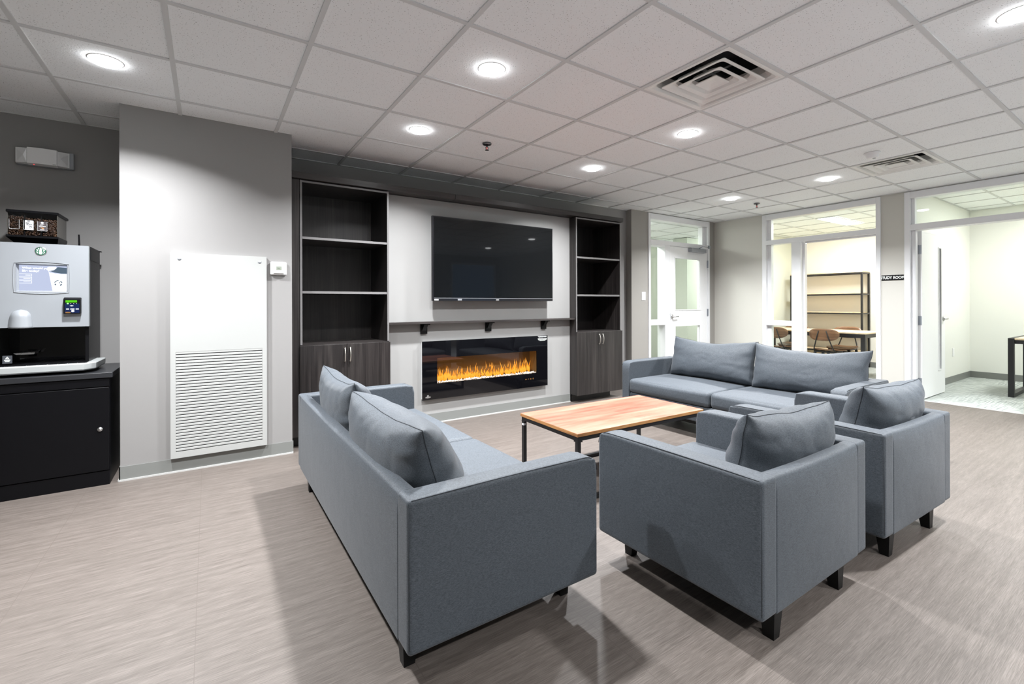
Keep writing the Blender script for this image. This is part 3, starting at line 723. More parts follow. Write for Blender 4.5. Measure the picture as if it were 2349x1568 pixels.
def bookcase(x0, x1, filler, label, split, handles):
    r = thing('bookcase', label, 'bookcase', loc=(0, 0, 0), group='built in bookcases either side of the fireplace')
    t = 0.018; yf, yb = 4.228, 4.742
    L = M['laminate']; top = 2.235
    for xa in (x0, x1 - t): box('side_panel', L, r, xa, yf, 0.092, xa + t, yb, top, 0.001, 1)
    box('top_panel', L, r, x0 + t, yf + 0.002, 2.215, x1 - t, yb, 2.233)
    box('back_panel', L, r, x0 + t, yb - 0.008, 0.11, x1 - t, yb, 2.215)
    box('deck', M['laminate_h'], r, x0 + t, yf, 0.832, x1 - t, yb - 0.008, 0.852)
    box('bottom_panel', L, r, x0 + t, yf + 0.002, 0.092, x1 - t, yb - 0.008, 0.11)
    for z in (1.754, 1.297):
        sh = box('shelf', M['laminate_h'], r, x0 + t + 0.001, yf + 0.005, z - 0.011, x1 - t - 0.001, yb - 0.009, z + 0.009)
        box('edge_band', M['edge'], sh, x0 + t + 0.001, yf + 0.003, z - 0.011, x1 - t - 0.001, yf + 0.0052, z + 0.009)
    eb = MB()
    for xa in (x0, x1 - t): eb.box(xa + 0.001, yf - 0.0015, 0.856, xa + t - 0.001, yf + 0.0002, top - 0.001)
    eb.box(x0 + t, yf - 0.0005, 2.216, x1 - t, yf + 0.002, 2.232)
    eb.build('front_edge_band', M['edge'], r)
    box('toe_kick', M['kick'], r, x0 + 0.02, 4.338, 0.0, x1 - 0.09 if filler is None else x1 - 0.005, 4.356, 0.092)
    for k, (a, b) in enumerate(((x0 - 0.004, split - 0.0015), (split + 0.0015, x1 + 0.004))):
        d = box('door', L, r, a, yf - 0.021, 0.090, b, yf - 0.003, 0.848, 0.0012, 1)
        bow_handle(d, handles[k], yf - 0.021, 0.690, 0.822)
    if filler:
        box('filler_strip', L, r, filler[0], yf - 0.004, 0.092, x0 - 0.005, yf + 0.014, top)
        box('filler_kick', M['kick'], r, filler[0], 4.30, 0.0, x0 + 0.02, 4.32, 0.092)
    return r
bookcase(0.636, 1.387, (0.566, 0.63), 'wide left built in dark wood bookcase behind the sofa with its back to us', 1.007, (0.986, 1.031))
bookcase(3.655, 4.415, None, 'right built in dark wood bookcase beside the taupe pier', 4.040, (4.005, 4.062))

cr = thing('cornice_board', 'long dark wood cornice board running over both bookcases and the television', 'cornice', kind='structure')
box('board', M['laminate_h'], cr, 0.566, 4.196, 2.240, 2.05, 4.755, 2.292, 0.002, 1)
box('board', M['laminate_h'], cr, 2.052, 4.196, 2.240, 4.432, 4.755, 2.292, 0.002, 1)
cr.name = 'trim_2'

ms = thing('mantel_shelf', 'dark wood mantel shelf on three black brackets between television and fireplace', 'shelf')
box('board', M['laminate_h'], ms, 1.389, 4.243, 1.001, 3.653, 4.344, 1.022, 0.0015, 1)
for x in (1.768, 2.503, 3.247):
    b = MB(); w = 0.033
    b.box(x - w, 4.322, 0.90, x + w, 4.344, 1.0)
    b.prism([(x - 0.02, 4.322, 0.93), (x - 0.02, 4.322, 0.992), (x - 0.02, 4.268, 0.992)], (0.04, 0, 0))
    b.box(x - 0.027, 4.262, 0.99, x + 0.038, 4.322, 1.0)
    b.build('bracket', M['black_leg'], ms)

# ---- television
tv = thing('television', 'large black wall mounted television above the mantel shelf', 'television')
tx0, tx1, tz0, tz1, ty = 1.812, 3.297, 1.224, 2.059, 4.22
mb = MB(); mb.box(tx0, ty, tz0, tx1, ty + 0.03, tz1, 0.004); mb.box(tx0 + 0.15, ty + 0.03, tz0 + 0.1, tx1 - 0.15, ty + 0.065, tz1 - 0.15, 0.006); mb.build('cabinet', M['tv_bezel'], tv)
box('screen', M['tv_screen'], tv, tx0 + 0.016, ty - 0.0012, tz0 + 0.034, tx1 - 0.010, ty + 0.001, tz1 - 0.010)
box('chin_strip', M['silver_strip'], tv, tx0 + 0.016, ty - 0.004, tz0 + 0.026, tx1 - 0.008, ty + 0.001, tz0 + 0.032)
box('wall_mount', M['black_metal'], tv, 2.30, ty + 0.065, 1.45, 2.80, 4.344, 1.85)
box('sticker', M['card_white'], tv, 1.832, ty - 0.0012, tz0 + 0.006, 1.876, ty + 0.001, tz0 + 0.018)
box('sticker', M['silver_plastic'], tv, 2.085, ty - 0.0012, tz0 + 0.006, 2.13, ty + 0.001, tz0 + 0.022)
box('logo', M['card_text'], tv, 2.533, ty - 0.0012, tz0 + 0.009, 2.569, ty + 0.001, tz0 + 0.016)

# ---- electric fireplace
fp = thing('electric_fireplace', 'black glass wall mounted electric fireplace with orange flames', 'fireplace')
fx0, fx1, fz0, fz1, fy = 1.737, 3.279, 0.247, 0.826, 4.30
wx0, wx1, wz0, wz1 = 1.895, 3.121, 0.402, 0.655
mb = MB(); panel_holes(mb, 'Y', fy, fy + 0.006, fx0, fx1, fz0, fz1, [(wx0, wx1, wz0, wz1)])
mb.build('glass_front', M['black_gloss'], fp)
box('window_pane', M['fire_glass'], fp, wx0, fy + 0.0005, wz0, wx1, fy + 0.0045, wz1)
mb = MB()
for b in ((fx0 + 0.008, fz0 + 0.008, fx1 - 0.008, fz0 + 0.02), (fx0 + 0.008, fz1 - 0.02, fx1 - 0.008, fz1 - 0.008), (fx0 + 0.008, fz0 + 0.02, fx0 + 0.02, fz1 - 0.02), (fx1 - 0.02, fz0 + 0.02, fx1 - 0.008, fz1 - 0.02)):
    mb.box(b[0], fy + 0.006, b[1], b[2], 4.345, b[3])
mb.build('rear_frame', M['frost'], fp)
by = 4.45
mb = MB()
mb.box(wx0 - 0.02, fy + 0.007, wz0 - 0.014, wx1 + 0.02, by, wz0 - 0.004); mb.box(wx0 - 0.02, fy + 0.007, wz1 + 0.004, wx1 + 0.02, by, wz1 + 0.014)
mb.box(wx0 - 0.02, fy + 0.007, wz0 - 0.004, wx0 - 0.008, by, wz1 + 0.004); mb.box(wx1 + 0.008, fy + 0.007, wz0 - 0.004, wx1 + 0.02, by, wz1 + 0.004)
mb.box(wx0 - 0.02, by, wz0 - 0.014, wx1 + 0.02, by + 0.01, wz1 + 0.014)
mb.build('firebox', M['glow_wall'], fp)
rng = random.Random(5)
mb = MB()
for i in range(560):
    x = rng.uniform(wx0 + 0.002, wx1 - 0.002); y = rng.uniform(fy + 0.012, 4.36); s_ = rng.uniform(0.004, 0.009)
    mb.ellipsoid((x, y, wz0 - 0.002 + rng.uniform(0.0, 0.018) * (0.4 + 0.6 * (y - fy) / 0.06)), (s_, s_ * rng.uniform(.6, 1), s_ * rng.uniform(.5, .9)), 1, Matrix.Rotation(rng.uniform(0, 3), 4, 'Y') @ Matrix.Rotation(rng.uniform(0, 3), 4, 'X'))
cy = mb.build('crystal_bed', M['crystal'], fp); cy['kind'] = 'stuff'
mb = MB()
def tongue(x, y, z, h, w, lean, curl):
    n = 11; rings = []
    for i in range(n + 1):
        t = i / n
        ww = w * (math.sin(PI * min(1, t * 1.25 + 0.18)) if t < 0.55 else math.sin(PI * 0.8675) * ((1 - t) / 0.45) ** 0.8) + 0.0004
        cx_ = x + lean * t * t + curl * math.sin(t * 5.0) * t
        zz = z + h * t
        rings.append([(cx_ + ww * math.cos(a), y + 0.28 * ww * math.sin(a), zz) for a in [2 * PI * k / 10 for k in range(10)]])
    mb.loft(rings, close=True)
x = wx0 + 0.03
while x < wx1 - 0.05:
    u = (x - wx0) / (wx1 - wx0)
    env = 0.13 + 0.045 * math.sin(u * 9.0 + 0.4) + 0.02 * math.sin(u * 23)
    for k in range(2):
        tongue(x + rng.uniform(-0.012, 0.012), 4.372 + 0.014 * k + rng.uniform(-0.004, 0.004), wz0 + 0.004 + rng.uniform(0, 0.02) * (k > 0), env * rng.uniform(0.42, 1.12) * (0.8 + 0.15 * k), rng.uniform(0.009, 0.019), rng.uniform(-0.024, 0.03), rng.uniform(-0.014, 0.014))
    x += rng.uniform(0.022, 0.044)
for i in range(22):   # loose licks above
    xx = rng.uniform(wx0 + 0.06, wx1 - 0.08)
    tongue(xx, 4.405 + rng.uniform(-0.01, 0.01), wz0 + rng.uniform(0.04, 0.11), rng.uniform(0.04, 0.09), rng.uniform(0.004, 0.009), rng.uniform(-0.015, 0.02), rng.uniform(-0.01, 0.01))
fl = mb.build('flames', M['flame'], fp, smooth=True); fl['kind'] = 'stuff'
ld = bpy.data.lights.new('ember_lamp', 'AREA'); ld.shape = 'RECTANGLE'; ld.size = 1.15; ld.size_y = 0.03; ld.energy = 1.6; ld.color = (1.0, 0.55, 0.15)
lo = bpy.data.objects.new('ember_lamp', ld); COL.objects.link(lo); lo.parent = fp; lo.location = (2.508, 4.43, wz0 + 0.012); lo.rotation_euler = (PI, 0, 0)
mb = MB()
for dx, dz, rx, rz in ((0, 0.006, 0.011, 0.011), (-0.016, -0.006, 0.012, 0.006), (0.017, -0.005, 0.013, 0.0075), (0, -0.009, 0.016, 0.005)):
    mb.ellipsoid((1.796 + dx, fy - 0.0004, 0.279 + dz), (rx, 0.0012, rz), 3)
mb.build('maker_emblem', M['chrome'], fp, smooth=True)
mb = MB()
for i in range(4):
    xx = 2.972 + 0.0335 * i
    if i == 0: mb.box(xx - 0.008, fy - 0.0008, 0.336, xx + 0.008, fy + 0.001, 0.346)
    if i == 1: mb.box(xx - 0.007, fy - 0.0008, 0.338, xx - 0.001, fy + 0.001, 0.343); mb.box(xx + 0.001, fy - 0.0008, 0.341, xx + 0.008, fy + 0.001, 0.346)
    if i == 2: mb.box(xx - 0.006, fy - 0.0008, 0.335, xx + 0.006, fy + 0.001, 0.347)
    if i == 3: mb.lathe([(0.005, -0.0008), (0.008, -0.0008), (0.008, 0.001), (0.005, 0.001), (0.005, -0.0008)], (xx, fy, 0.342), 'Y', 16, close=False)
mb.build('touch_controls', M['amber_icon'], fp)
mb = MB()
for z, a, b in ((0.8185, 3.141, 3.272), (0.810, 3.152, 3.268), (0.793, 3.139, 3.274), (0.785, 3.141, 3.27), (0.777, 3.147, 3.266), (0.769, 3.166, 3.247)):
    xx = a
    while xx < b - 0.004:
        w = rng.uniform(0.003, 0.007); w = min(w, b - xx)
        hh = rng.choice((0.0042, 0.0055)); mb.box(xx, fy - 0.0006, z - hh / 2, xx + w, fy + 0.001, z + hh / 2)
        if rng.random() < 0.4: mb.box(xx + w * 0.3, fy - 0.0006, z - 0.0034, xx + w * 0.6, fy + 0.001, z + 0.0034)
        xx += w + rng.uniform(0.0012, 0.0026)
mb.build('warning_print', M['white_print'], fp)

# ================================================================== SOFAS AND ARMCHAIRS
def seating(name, label, cat, Wd, D, loc, rz, seats, group):
    """local frame: width along x, front towards +y"""
    r = thing(name, label, cat, loc=loc, rz=rz, group=group)
    hw, hd = Wd / 2, D / 2; zb, zt = 0.132, 0.604; at = 0.098
    R = 0.06
    def armpost(o):
        # generous round at the front top corner, slight crown along the top, tuck at the bottom front
        yc, zc = hd - R, zt - R
        if o.y > yc and o.z > zc:
            d = Vector((o.y - yc, o.z - zc))
            if d.length > R: d = d.normalized() * R; o = Vector((o.x, yc + d.x, zc + d.y))
        r2 = 0.03; yc, zc = hd - r2, zb + r2
        if o.y > yc and o.z < zc:
            d = Vector((o.y - yc, o.z - zc))
            if d.length > r2: d = d.normalized() * r2; o = Vector((o.x, yc + d.x, zc + d.y))
        return o
    for sx in (-1, 1):
        a, b = (sx * hw, sx * (hw - at))
        arm = MB().soft((min(a, b), -hd, zb), (max(a, b), hd, zt), 0.014, 14, (0.006, 0.0, 0.004), armpost).build('armrest', M['fabric'], r, smooth=True)
        sm = MB(); e = 0.0016; xo = sx * (hw + 0.0005)
        pts = [(sx * (hw - 0.005), -hd + 0.012, zt - 0.004)]
        for i in range(1, 9): pts.append((sx * (hw - 0.0045), -hd + 0.012 + (D - 0.06) * i / 9, zt - 0.0035 + 0.0035 * math.sin(PI * i / 9)))
        for k in range(7):
            aa = PI / 2 * (1 - k / 6); pts.append((sx * (hw - 0.004), hd - R + (R - 0.002) * math.cos(aa), zt - R + (R - 0.003) * math.sin(aa)))
        sm.tube(pts, e, 6)
        sm.tube([(sx * (hw - 0.0045), -hd + 0.005, zb + 0.02), (sx * (hw - 0.0045), -hd + 0.0045, (zb + zt) / 2), (sx * (hw - 0.0045), -hd + 0.005, zt - 0.02)], e, 6)
        sm.build('piping', M['seam'], arm, smooth=True)
    def backpost(o):
        u = o.x / (hw - at)
        for yc, sg in ((-hd + 0.024, -1), (-hd + 0.041, 1)):
            zc = zt - 0.023
            if (o.y - yc) * sg > 0 and o.z > zc:
                d = Vector((o.y - yc, o.z - zc))
                if d.length > 0.024: d = d.normalized() * 0.024; o = Vector((o.x, yc + d.x, zc + d.y))
        if o.z > zt - 0.05: o = o + Vector((0, 0, -0.006 * (1 - u * u)))
        return o
    MB().soft((-(hw - at) - 0.010, -hd - 0.001, zb), ((hw - at) + 0.010, -hd + 0.066, zt + 0.001), 0.007, 24, (0, 0.010, 0), backpost).build('backrest', M['fabric'], r, smooth=True)
    MB().soft((-(hw - at), -hd + 0.06, 0.15), ((hw - at), hd - 0.012, 0.295), 0.015, 10).build('seat_base', M['fabric'], r, smooth=True)
    sw = (2 * (hw - at)) / seats
    for i in range(seats):
        x0 = -(hw - at) + sw * i + 0.002
        MB().soft((x0, -hd + 0.068, 0.297), (x0 + sw - 0.004, hd + 0.012, 0.432), 0.035, 12, (0.0, 0.010, 0.020)).build('seat_cushion', M['fabric'], r, smooth=True)
    box('base_board', M['black_leg'], r, -(hw - 0.05), -hd + 0.04, 0.118, hw - 0.05, hd - 0.05, 0.150)
    for sx in (-1, 1):
        for sy in (-1, 1):
            cx_, cy_ = sx * (hw - 0.168), sy * (hd - 0.062)
            rings = []
            for z, h_ in ((0.0, 0.019), (0.12, 0.030)):
                ox = cx_ + sx * (0.008 if z == 0 else 0); oy = cy_ + sy * (0.006 if z == 0 else 0)
                rings.append([(ox + a * h_, oy + b * h_, z) for a, b in ((-1, -1), (1, -1), (1, 1), (-1, 1))])
            MB().loft(rings, close=True).build('leg', M['black_leg'], r)
    return r

def pillow_mesh(w, h, t, seed, nx=56, nz=34, sag=0.05, ear=0.07, slump=0.25, rear=1.0, front=1.0):
    """loose back cushion: x = width, z = height (0..h), y = thickness; the outline's corners stick out, sides pucker along the seam"""
    mb = MB(); rnd = Vector((seed * 7.3, seed * 3.1, seed * 1.7))
    def outline(u, v):
        x = w / 2 * u * (1 - ear * 0.6 * (1 - v * v)) ; z = h / 2 * v * (1 - (ear if v > 0 else ear * 0.4) * (1 - u * u))
        z -= (sag * h * (1 - abs(u) ** 1.6) * (v + 1) / 2) * 0.6
        x += 0.008 * noise.noise(Vector((u * 2, v * 3, 0)) + rnd); z += 0.008 * noise.noise(Vector((u * 3, v * 2, 5)) + rnd)
        return x, z
    def thick(u, v):
        a = max(0, 1 - abs(u) ** 3.2); b = max(0, 1 - abs(v) ** 3.0)
        base = (a * b) ** 0.46
        base *= (1 - slump * v * 0.6)
        return t / 2 * base
    us = [math.sin(PI / 2 * (-1 + 2 * i / nx)) * 0.55 + (-1 + 2 * i / nx) * 0.45 for i in range(nx + 1)]
    vsn = [math.sin(PI / 2 * (-1 + 2 * j / nz)) * 0.55 + (-1 + 2 * j / nz) * 0.45 for j in range(nz + 1)]
    grid = {}
    for side in (1, -1):
        for i, u in enumerate(us):
            for j, v in enumerate(vsn):
                edge = i in (0, nx) or j in (0, nz)
                if edge and side == -1: grid[(side, i, j)] = grid[(1, i, j)]; continue
                x, z = outline(u, v); th = thick(u, v)
                eu = 1 - abs(u); ev = 1 - abs(v)
                # radial puckers at the ends, broad hollows and creases elsewhere
                wr = 0.0
                wr += 0.0065 * math.exp(-eu * 5) * (1 - math.exp(-eu * 25)) * math.sin(v * 11 + 3 * noise.noise(Vector((u, v * 2, seed))) + seed)
                wr += 0.005 * math.exp(-ev * 7) * (1 - math.exp(-ev * 25)) * math.sin(u * 21 + 4 * noise.noise(Vector((u * 2, v, seed + 3))) + seed * 2)
                wr += 0.007 * noise.noise(Vector((u * 1.2, v * 1.1, side * 2.0)) + rnd) * min(1, eu * 4) * min(1, ev * 4)
                rid = 1 - abs(noise.noise(Vector((u * 3.0 + v * 1.4, v * 2.2 - u, side * 4.0)) + rnd * 2)) * 2
                wr -= 0.003 * max(0, rid - 0.72) / 0.28 * min(1, eu * 3) * min(1, ev * 3)
                if edge: wr = 0
                y = side * (th * (front if side == 1 else rear) + wr * min(1, th / (t * 0.12) if t else 0))
                grid[(side, i, j)] = mb.bm.verts.new((x, y, z + h / 2))
        for i in range(nx):
            for j in range(nz):
                q = [grid[(side, i, j)], grid[(side, i + 1, j)], grid[(side, i + 1, j + 1)], grid[(side, i, j + 1)]]
                mb.bm.faces.new(q if side == -1 else q[::-1])
    edge_pts = {'L': [grid[(1, 0, j)].co.copy() for j in range(nz + 1)], 'R': [grid[(1, nx, j)].co.copy() for j in range(nz + 1)],
                'T': [grid[(1, i, nz)].co.copy() for i in range(nx + 1)], 'B': [grid[(1, i, 0)].co.copy() for i in range(nx + 1)]}
    return mb, edge_pts

def back_cushion(label, loc, rz, tilt, w, h, t, seed, roll=0.0, **kw):
    """rz turns the cushion's face, tilt leans its top towards its -y side"""
    mb, ep = pillow_mesh(w, h, t, seed, **kw)
    o = mb.build('back_cushion', M['fabric'], None, smooth=True)
    o.rotation_euler = (tilt, roll, rz); o.location = loc
    tag(o, label, 'cushion', 'loose back cushions on the sofas and armchairs')
    sm = MB()
    for k in ('L', 'R', 'T', 'B'): sm.tube(ep[k], 0.0017, 6)
    sm.build('seam', M['seam'], o, smooth=True)
    return o

G1 = 'three seat and single slate sofas around the coffee table'
seating('sofa', 'slate grey sofa at left seen from behind, with its back to the white grille', 'sofa', 2.035, 0.771, (0.8785, 2.3525, 0), -PI / 2, 2, 'slate grey sofas')
seating('sofa', 'slate grey sofa facing us in front of the cream wall and doorways', 'sofa', 2.03, 0.765, (3.928, 2.37, 0), PI / 2, 2, 'slate grey sofas')
seating('armchair', 'nearer slate grey armchair seen from behind, between sofa arm and second armchair', 'armchair', 0.835, 0.777, (1.930, 1.2085, 0), 0, 1, 'slate grey armchairs')
seating('armchair', 'farther slate grey armchair seen from behind, rightmost of the seating', 'armchair', 0.83, 0.777, (2.932, 1.178, 0), math.radians(-2.0), 1, 'slate grey armchairs')
# cushions: +y local is the front of the seat they lean in
back_cushion('long back cushion at the near end of the sofa seen from behind', (0.690, 1.910, 0.440), -PI / 2, math.radians(17), 0.905, 0.345, 0.30, 1, slump=0.42, rear=0.8, front=1.12)
back_cushion('long back cushion at the far end of the sofa seen from behind', (0.684, 2.765, 0.440), -PI / 2 - 0.02, math.radians(12), 0.83, 0.375, 0.25, 2, sag=0.16, slump=0.4, rear=0.85, front=1.1)
back_cushion('long back cushion on the left half of the sofa facing us', (4.125, 2.772, 0.438), PI / 2 - 0.01, math.radians(12), 0.92, 0.408, 0.21, 3, sag=0.14, rear=0.75, front=1.15)
back_cushion('long back cushion on the right half of the sofa facing us', (4.095, 1.862, 0.438), PI / 2 + 0.01, math.radians(11), 0.90, 0.402, 0.21, 4, sag=0.17, rear=0.8, front=1.15)
back_cushion('plump back cushion in the nearer armchair', (2.000, 1.034, 0.442), -0.11, math.radians(13), 0.55, 0.328, 0.25, 5, rear=0.95, front=1.0)
back_cushion('plump back cushion in the farther armchair', (3.002, 1.004, 0.442), -0.10, math.radians(13), 0.58, 0.338, 0.25, 6, rear=0.95, front=1.0)

# ---- coffee table
ct = thing('coffee_table', 'low wooden coffee table on a black metal frame between the sofas', 'table', loc=(2.418, 2.392, 0), rz=math.radians(-1.5))
hx, hy, zt = 0.592, 0.315, 0.42
tt = MB().box(-hx, -hy, zt - 0.022, hx, hy, zt, 0.002, 1).build('tabletop', M['acacia'], ct)
mb = MB()
for b in ((-hx - 0.0008, -hy - 0.0008, hx + 0.0008, -hy + 0.001), (-hx - 0.0008, hy - 0.001, hx + 0.0008, hy + 0.0008), (-hx - 0.0008, -hy, -hx + 0.001, hy), (hx - 0.001, -hy, hx + 0.0008, hy)): mb.box(b[0], b[1], zt - 0.021, b[2], b[3], zt - 0.0015)
mb.build('edge', M['acacia_edge'], tt)
e = 0.025; fx, fy_ = hx - 0.006, hy - 0.006; zr = zt - 0.023
mb = MB()
for sy in (-1, 1): mb.box(-fx, sy * fy_ - e * (sy > 0), zr - e, fx, sy * fy_ + e * (sy < 0), zr)
for sx in (-1, 1): mb.box(sx * fx - e * (sx > 0), -fy_ + e, zr - e, sx * fx + e * (sx < 0), fy_ - e, zr)
mb.build('top_frame', M['black_metal'], ct)
for sx in (-1, 1):
    for sy in (-1, 1):
        l = box('leg', M['black_metal'], ct, sx * fx, sy * fy_, 0.0, sx * (fx - e), sy * (fy_ - e), zr - e)
        box('joint_plate', M['black_metal'], l, sx * (fx + 0.001), sy * (fy_ + 0.001), zr - e - 0.008, sx * (fx - e - 0.012), sy * (fy_ - e - 0.012), zr - e - 0.001)
for sy in (-1, 1): box('floor_rail', M['black_metal'], ct, -fx + e, sy * fy_, 0.0, fx - e, sy * (fy_ - e), e)
for sx in (-1, 1): box('floor_rail', M['black_metal'], ct, sx * fx, -fy_ + e, 0.0, sx * (fx - e), fy_ - e, e)
st = box('sticker', M['card_white'], ct, -fx + 0.006, fy_ - e - 0.0008, 0.338, -fx + 0.022, fy_ - e + 0.0002, 0.352)
st.location = (-0.0065, 0, 0)
box('sticker', M['card_white'], ct, -fx - 0.0008, fy_ - 0.022, 0.338, -fx + 0.0002, fy_ - 0.004, 0.352)

# ================================================================== COFFEE CORNER
cab = thing('beverage_cabinet', 'black lockable cabinet carrying the coffee machine at the left edge', 'cabinet')
mb = MB(); mb.box(-1.45, 4.112, 0.0, -0.545, 4.735, 0.708); mb.build('carcass', M['black_lam'], cab)
box('worktop', M['worktop'], cab, -1.47, 4.092, 0.711, -0.530, 4.742, 0.745, 0.002, 1)
box('top_rail', M['black_lam'], cab, -1.45, 4.100, 0.655, -0.548, 4.112, 0.705)
dr = box('door', M['black_lam'], cab, -1.44, 4.094, 0.098, -0.549, 4.112, 0.648, 0.002, 1)
mb = MB(); mb.lathe([(0.0, -0.008), (0.0045, -0.008), (0.0045, -0.006), (0.012, -0.006), (0.014, -0.003), (0.014, 0.002), (0, 0.002)], (-0.593, 4.094, 0.373), 'Y', 24, close=False); mb.build('lock', M['chrome'], dr, smooth=True)
box('plinth', M['black_lam'], cab, -1.45, 4.098, 0.0, -0.546, 4.112, 0.092)

cm = thing('coffee_machine', 'silver and black bean to cup coffee machine on the black cabinet', 'coffee machine')
mx0, mx1 = -1.118, -0.664
my = 4.20                                       # plane of the silver face
mb = MB()
mb.box(mx0, 4.244, 1.052, mx1 - 0.004, 4.62, 1.586)            # upper housing
mb.box(mx1 - 0.022, 4.232, 0.812, mx1 - 0.004, 4.62, 1.052)    # side wall
mb.box(mx0, 4.232, 0.812, mx0 + 0.02, 4.62, 1.052)
mb.box(mx0 + 0.02, 4.46, 0.812, mx1 - 0.022, 4.62, 1.052)      # bay back
mb.box(mx0, 4.24, 0.79, mx1 - 0.004, 4.62, 0.812)
for fx_ in (mx0 + 0.05, mx1 - 0.06): mb.box(fx_, 4.3, 0.745, fx_ + 0.04, 4.56, 0.79)
mb.box(mx1 - 0.004, 4.28, 1.50, mx1 - 0.001, 4.58, 1.592); mb.box(mx0, 4.60, 1.586, mx1 + 0.006, 4.63, 1.594)
mb.build('housing', M['black_plastic'], cm)
box('bay_liner', M['black_gloss'], cm, mx0 + 0.021, 4.455, 0.815, mx1 - 0.023, 4.46, 1.05)
sx0, sx1, sz0, sz1 = -1.004, -0.767, 1.281, 1.457
mb = MB(); panel_holes(mb, 'Y', my, my + 0.044, mx0, mx1, 1.052, 1.590, [(sx0, sx1, sz0, sz1)])
bmesh.ops.remove_doubles(mb.bm, verts=mb.bm.verts[:], dist=1e-5)
fpn = mb.build('front_panel', M['silver_plastic'], cm)
mb = MB(); mb.box(mx1 - 0.0008, my + 0.002, 1.053, mx1 + 0.003, my + 0.034, 1.588); mb.build('side_trim', M['grey_plastic'], cm)
# bezel sloping into the screen, bowed outer edge
def bez(f, y, bow, n=10):
    pts = []
    cx_, cz_ = (sx0 + sx1) / 2, (sz0 + sz1) / 2; hx_, hz_ = (sx1 - sx0) / 2 * f[0], (sz1 - sz0) / 2 * f[1]
    for i in range(n): t = -1 + 2 * i / n; pts.append((cx_ + hx_ * t, y, cz_ + hz_ + bow * (1 - t * t)))
    for i in range(n): t = 1 - 2 * i / n; pts.append((cx_ + hx_ + bow * 0.3 * (1 - t * t), y, cz_ + hz_ * t))
    for i in range(n): t = 1 - 2 * i / n; pts.append((cx_ + hx_ * t, y, cz_ - hz_ - bow * (1 - t * t)))
    for i in range(n): t = -1 + 2 * i / n; pts.append((cx_ - hx_ - bow * 0.3 * (1 - t * t), y, cz_ + hz_ * t))
    return pts
mb = MB(); mb.loft([bez((1.07, 1.06), my + 0.001, 0.010), bez((1.065, 1.05), my - 0.004, 0.010), bez((0.935, 0.925), my + 0.030, 0.0), bez((0.93, 0.92), my + 0.036, 0.0)])
mb.build('screen_bezel', M['silver_plastic'], cm)
ix0, ix1, iz0, iz1 = -0.996, -0.775, 1.288, 1.450; sy = my + 0.030
scr = box('screen', M['screen_blue'], cm, ix0, sy, iz0, ix1, sy + 0.004, iz1)
X, Z, NY = (1, 0, 0), (0, 0, 1), sy - 0.0006
sw_, sh_ = ix1 - ix0, iz1 - iz0
def S(u, v): return ix0 + sw_ * u, iz0 + sh_ * v
mb = MB()
cup = [(0.605, 0.80), (0.63, 0.74), (0.75, 0.70), (0.90, 0.685), (0.999, 0.69), (0.999, 0.004), (0.69, 0.004)]
mb.prism([(S(u, v)[0], NY, S(u, v)[1]) for u, v in cup], (0, 0.0004, 0))
mb.build('cup_picture', M['screen_white'], scr); mb = MB()
foam = [(0.57, 0.84), (0.58, 0.93), (0.62, 0.965), (0.76, 0.975), (0.78, 0.93), (0.75, 0.87), (0.68, 0.82), (0.61, 0.79)]
mb.prism([(S(u, v)[0], NY - 0.0002, S(u, v)[1]) for u, v in foam], (0, 0.0004, 0))
mb.build('foam_picture', M['screen_white'], scr); mb = MB()
for k in range(3):
    z0 = 0.555 - 0.135 * k
    for a, b, c, d in ((0.0, z0, 0.26, z0 + 0.012), (0.0, z0 + 0.10, 0.26, z0 + 0.112), (0.248, z0, 0.26, z0 + 0.11), (0.13 - 0.04 * (k > 0), z0 + 0.045, 0.23, z0 + 0.065)):
        mb.box(S(a, b)[0], NY, S(a, b)[1], S(c, d)[0], NY + 0.0004, S(c, d)[1])
mb.build('button_outlines', M['screen_white'], scr)
mb = MB()
cup_in = [(0.64, 0.795), (0.72, 0.82), (0.77, 0.90), (0.80, 0.96), (0.999, 0.94), (0.999, 0.70), (0.88, 0.70), (0.74, 0.735)]
mb.prism([(S(u, v)[0], NY - 0.0001, S(u, v)[1]) for u, v in cup_in], (0, 0.0004, 0))
mb.build('cup_shade', M['screen_dark'], scr)
mb = MB()
for a0, a1, r0, r1, k in ((0.2, 1.0, 0.75, 1.0, 0), (1.5, 2.9, 0.8, 1.0, 0), (3.3, 3.9, 0.65, 0.95, 0), (5.3, 6.0, 0.6, 0.95, 0), (0.3, 0.9, 0.2, 0.5, 0)):
    pts = [(0.815 + 0.09 * r1 * math.cos(a0 + (a1 - a0) * i / 5), 0.30 + 0.125 * r1 * math.sin(a0 + (a1 - a0) * i / 5)) for i in range(6)]
    pts += [(0.815 + 0.09 * r0 * math.cos(a1 - (a1 - a0) * i / 5), 0.30 + 0.125 * r0 * math.sin(a1 - (a1 - a0) * i / 5)) for i in range(6)]
    mb.prism([(S(u, v)[0], NY - 0.0003, S(u, v)[1]) for u, v in pts], (0, 0.0003, 0))
mb.build('cup_print', M['screen_dark'], scr)
text_mesh('screen_text', 'What would you\nlike today?', 0.0185, M['screen_white'], scr, (S(0.06, 0)[0], NY, S(0, 0.875)[1] - 0.006), X, Z, 'LEFT', 0.0006, 0.0002)
